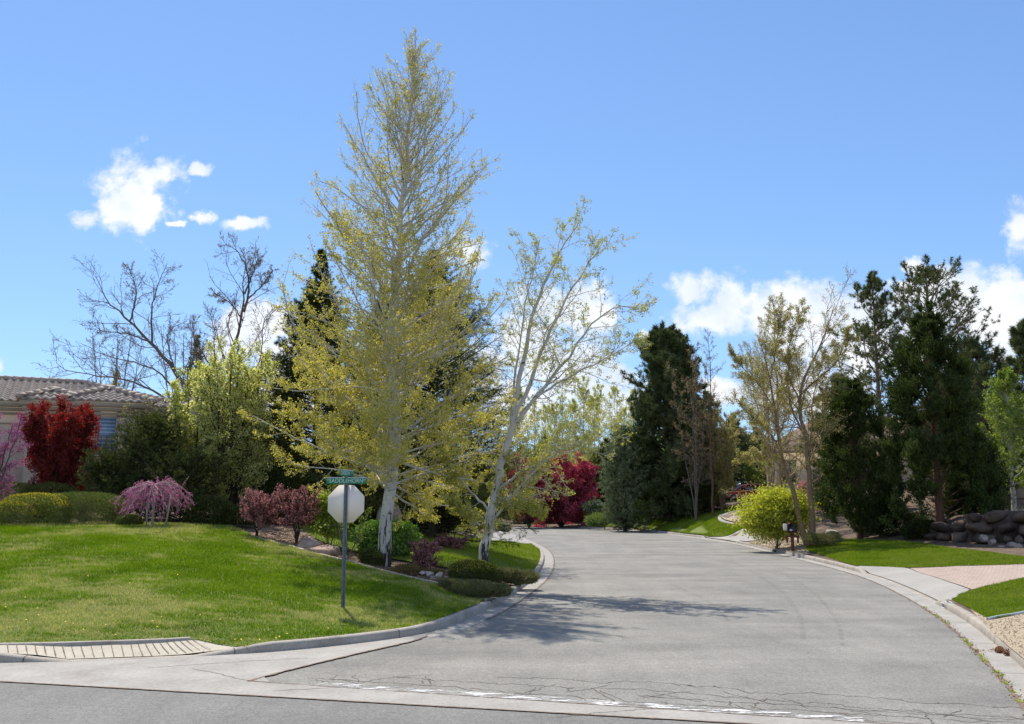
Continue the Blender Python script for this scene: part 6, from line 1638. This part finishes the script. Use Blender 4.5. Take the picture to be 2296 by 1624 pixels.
# painted house number on the kerb end
q = G(2112, 1362); i0 = np.argmin(((RC - q) ** 2).sum(1))
while RO[i0] < .985: i0 += 1
i0 += 1
T = unit(RC[i0+1] - RC[i0-1]); n_ = np.array((-T[1], T[0]))
num = thing('kerb_number', 'white painted house number on the kerb end by the driveway', 'kerb marking', (RC[i0][0], RC[i0][1], 0), rz=math.atan2(T[1], T[0]))
h_ = KH * RO[i0] + .012
M_NUM = plainmat('number_blue', (0.12, 0.13, 0.2), .6)
k_ = MB()
for (x, z, a, b2) in ((0, h_ * .84, .46, .020), (0, h_ * .14, .46, .020), (-.22, h_ * .49, .020, h_ * .66), (.22, h_ * .49, .020, h_ * .66)): k_.box((x, -.013, z), (a, .006, b2))
k_.build('painted_border', M_SIGNW, num)
text_mesh('digits', '6050', .085, M_NUM, num, (0, -.014, h_ * .48), sx=1.5, bold=.002)
k_ = MB()
for (x, y, a, b2) in ((0, .045, .46, .022), (0, .145, .46, .022), (-.22, .095, .022, .078), (.22, .095, .022, .078)): k_.box((x, y, h_ + .0105), (a, b2, .004))
k_.build('painted_border', M_SIGNW, num)
text_mesh('digits', '6050', .085, M_NUM, num, (0, .095, h_ + .0115), rot=(0, 0, 0), sx=1.5, bold=.002)

# red estate car up the far drive
M_CARR = plainmat('red_paint', (0.32, 0.012, 0.014), .25, .1, .6, .8)
M_TINT = plainmat('tinted_glass', (0.012, 0.014, 0.02), .08, 0, .9)
M_RUB = plainmat('rubber', (0.02, 0.02, 0.02), .8)
M_LAMP = plainmat('headlamp_lens', (0.5, 0.55, 0.6), .15, 0, .8)
cb = W(1670, 1124, 101); cb[2] = gz(cb[0], cb[1])
lift = yz(1124, 104) - cb[2]
car = thing('parked_car', 'red people carrier with dark windows parked up the drive behind the twin trunked tree', 'car', (cb[0], cb[1], cb[2] + .12), rz=math.radians(6))
# side profile x (front is -x), z
bodyp = [(-2.45,.35),(-2.5,.55),(-2.42,.78),(-1.9,.95),(-1.35,1.05),(-1.0,1.12),(1.9,1.15),(2.4,1.1),(2.48,.6),(2.4,.35)]
roofp = [(-1.3,1.06),(-.55,1.55),(-.1,1.72),(.8,1.78),(1.7,1.74),(2.15,1.6),(2.42,1.12)]
def loft(prof, halves):
    n = len(prof); V, Q = [], []
    for (y, inset, dz) in halves:
        cx_ = sum(p_[0] for p_ in prof) / n
        V += [(cx_ + (x - cx_) * inset, y, z + dz) for x, z in prof]
    m_ = len(halves)
    for k in range(m_ - 1):
        Q += [(k*n+i, k*n+(i+1) % n, (k+1)*n+(i+1) % n, (k+1)*n+i) for i in range(n)]
    T = [(0, i+1, i) for i in range(1, n-1)] + [((m_-1)*n, (m_-1)*n+i, (m_-1)*n+i+1) for i in range(1, n-1)]
    return V, Q, T
V, Q, T = loft(bodyp, [(-.95, .985, 0), (-.99, 1, -.01), (.99, 1, -.01), (.95, .985, 0)]); body = MB().add(V, Q, T)
V, Q, T = loft(roofp, [(-.72, .93, 0), (-.78, .97, -.03), (.78, .97, -.03), (.72, .93, 0)]); body.add(V, Q, T)
bo = body.build('body', M_CARR, car, smooth=False)
glass = [(-1.0,1.16),(-.45,1.53),(-.05,1.65),(.8,1.69),(1.6,1.66),(2.02,1.5),(2.2,1.18)]
for sgn in (-1, 1):
    n = len(glass)
    V = [(x, sgn * (.86 - (z - 1.1) * .16), z) for x, z in glass] + [(x, sgn * (.80 - (z - 1.1) * .16), z) for x, z in glass]
    MB().add(V, [(i, (i+1) % n, n+(i+1) % n, n+i) for i in range(n)], [(0, i, i+1) for i in range(1, n-1)] + [(n, n+i+1, n+i) for i in range(1, n-1)]).build('side_window', M_TINT, car)
    pl_ = MB(); 
    for x in (-.15, .95): pl_.box((x, sgn * .83, 1.38), (.06, .06, .6))
    pl_.build('window_pillar', M_CARR, car)
    MB().bevbox((-.95, sgn * 1.06, 1.18), (.14, .2, .13), .03).build('wing_mirror', M_CARR, car)
    MB().bevbox((-2.28, sgn * .72, .8), (.35, .4, .16), .04).build('headlight', M_LAMP, car)
    MB().box((-.1, sgn * .995, .95), (.2, .03, .03)).box((1.0, sgn * .995, .95), (.2, .03, .03)).build('door_handle', M_BLACK, car)
    for x in (-1.55, 1.5):
        wh = MB().tube([(x, sgn * .8, .34), (x, sgn * 1.0, .34)], .34, 20).build('wheel', M_RUB, car)
        MB().tube([(x, sgn * 1.0, .34), (x, sgn * 1.015, .34)], .2, 12).build('rim', M_GALV, wh)
MB().add([(-1.33, -.72, 1.10), (-1.33, .72, 1.10), (-.52, .66, 1.60), (-.52, -.66, 1.60), (-1.36, -.72, 1.07), (-1.36, .72, 1.07), (-.58, .66, 1.60), (-.58, -.66, 1.60)], [(0,1,2,3),(4,7,6,5),(0,4,5,1),(3,2,6,7),(0,3,7,4),(1,5,6,2)]).build('windscreen', M_TINT, car)

# small things on the ground
M_CONE = surf('pine_cone', [(0.3, (0.16, 0.07, 0.035)), (0.7, (0.36, 0.18, 0.09))], 40, .8, .4)
def cone_at(px, py, L, rz, lab):
    g = G(px, py); r = np.random.default_rng(int(px)); mb = MB()
    for k in range(60):
        f = k / 60; a = k * 2.4; rad = L * .34 * math.sin(math.pi * min(1, .12 + f * .86)) ** .7; x = L * (f - .5)
        c_ = np.array((x, rad * .6 * math.cos(a), rad * .6 * math.sin(a)))
        d = unit(np.array((.35, math.cos(a), math.sin(a)))); s_ = unit(np.cross(d, (1, 0, 0.01))); w2_ = L * .085
        mb.add([c_ - s_ * w2_ * .6, c_ + s_ * w2_ * .6, c_ + d * rad * .7 + s_ * w2_, c_ + d * rad * .7 - s_ * w2_, c_ + d * rad * .62 + np.array((-.012, 0, 0))], [(0, 1, 2, 3)], [(0, 4, 1), (3, 2, 4), (0, 3, 4), (1, 4, 2)])
    mb.tube([(x, 0, 0) for x in np.linspace(-L * .45, L * .45, 6)], [L * .1, L * .2, L * .22, L * .2, L * .14, L * .04], 8)
    o = mb.build('pine_cone', M_CONE); o.location = (g[0], g[1], L * .22 + .01); o.rotation_euler = (0, 0, rz); return tag(o, lab, 'pine cone')
cone_at(2242, 1465, .16, .5, 'brown pine cone in the gutter, left of the other one'); cone_at(2263, 1472, .17, 2.9, 'brown pine cone in the gutter, touching the kerb side')
M_LEAFD = surf('dead_leaf', [(0.3, (0.25, 0.12, 0.05)), (0.7, (0.45, 0.27, 0.13))], 20, .8, .2)
r = np.random.default_rng(66)
g1 = offset(RC, -0.42); g1 = g1[(g1[:, 1] < 22) & (g1[:, 1] > 8)]
X = g1[r.integers(0, len(g1), 500)] + r.normal(0, .05, (500, 2)); X2 = np.array([G(2230, 1462)]) + r.normal(0, .12, (90, 2)) * (1.4, .5)
X = np.concatenate([X, X2]); V, Q = leafmesh(r, np.c_[X, np.full(len(X), .02) + r.uniform(0, .01, len(X))], .028, .7, 0)
V[:, 2] = np.clip(V[:, 2], .012, .05)
tag(mk('leaf_litter', V, [Q], M_LEAFD), kind='stuff', label='brown leaf crumbs lying along the gutter edge')
X = g1[r.integers(0, len(g1), 26)]; X = np.repeat(X, 14, 0) + r.normal(0, .03, (26 * 14, 2)); n = len(X)
B = np.c_[X, np.full(n, .008)]; tip = B + np.c_[r.normal(0, .03, (n, 2)), r.uniform(.02, .06, n)]; dx = np.c_[r.normal(0, .006, (n, 2)), np.zeros(n)]
tag(mk('weeds', np.stack([B - dx, B + dx, tip], 1).reshape(-1, 3), [np.arange(3 * n).reshape(-1, 3)], L_LIME), kind='stuff', label='tiny weeds growing in the seam of the gutter')
# dandelions in the lawn
M_DAN = plainmat('dandelion_yellow', (0.75, 0.5, 0.02), .6)
X = r.uniform((-14, 14.5), (0, 22), (900, 2)); X = X[inpoly(X, lawn_poly)]; X = X[np.argsort(X[:, 1] + r.normal(0, 1.6, len(X)))][:60]
V, Q = [], []; n = 0; z = GZ(X)
mb = MB()
for (x, y), zz in zip(X, z):
    a = np.arange(6) * 1.047; s_ = r.uniform(.012, .02)
    mb.add([(x, y, zz + .075)] + [(x + s_ * math.cos(q_), y + s_ * math.sin(q_), zz + .062) for q_ in a], (), [(0, i + 1, (i + 1) % 6 + 1) for i in range(6)])
tag(mb.build('dandelions', M_DAN), kind='stuff', label='yellow dandelion heads dotted through the grass of the corner mound')
# bed divider strip on the right
M_STRIP = plainmat('edging_metal', (0.55, 0.56, 0.56), .5)
P = resample(chaikin(gp([(2214,1394),(2250,1386),(2296,1377),(2400,1356)]), 2), .2); z = GZ(P)
o = sweep(P, lambda i: [(-.008, z[i] - .03), (-.008, z[i] + .06), (.008, z[i] + .064), (.008, z[i] - .03)], M_STRIP, 'edging')
# gravel, bark and leaf crumbs in the beds
def crumbs(name, poly, n, size, m, seed, label):
    r = np.random.default_rng(seed); poly = np.asarray(poly); X = r.uniform(poly.min(0), poly.max(0), (n * 3, 2)); X = X[inpoly(X, poly)][:n]
    V, F = ico(1); s_ = size * r.uniform(.4, 1.3, (len(X), 1, 1)) * r.uniform(.5, 1.2, (len(X), 1, 3)); s_[:, :, 2] *= .6
    C_ = np.c_[X, GZ(X) + .03]; VV = V[None] * s_ + C_[:, None]
    return tag(mk(name, VV.reshape(-1, 3), [(F[None] + (np.arange(len(X)) * len(V))[:, None, None]).reshape(-1, 3)], m), kind='stuff', label=label)
crumbs('gravel', gp([(2175,1368),(2222,1396),(2296,1379),(2380,1362),(2380,1500),(2300,1494),(2232,1438)]), 1500, .013, M_TAN, 71, 'tan wood chips covering the bed at the right edge')
crumbs('gravel', gp([(560,1204),(650,1228),(740,1248),(800,1266),(905,1292),(1000,1317),(1090,1345),(1130,1320),(1000,1290),(870,1270),(720,1215),(640,1185)]), 3600, .028, M_MULCH, 72, 'bark mulch and crumbs in the corner planting bed')
crumbs('gravel', gp([(1676,1218),(1740,1236),(1790,1246),(1812,1236),(1806,1215),(1730,1206)]), 1500, .05, M_TAN, 73, 'tan gravel around the mailbox')
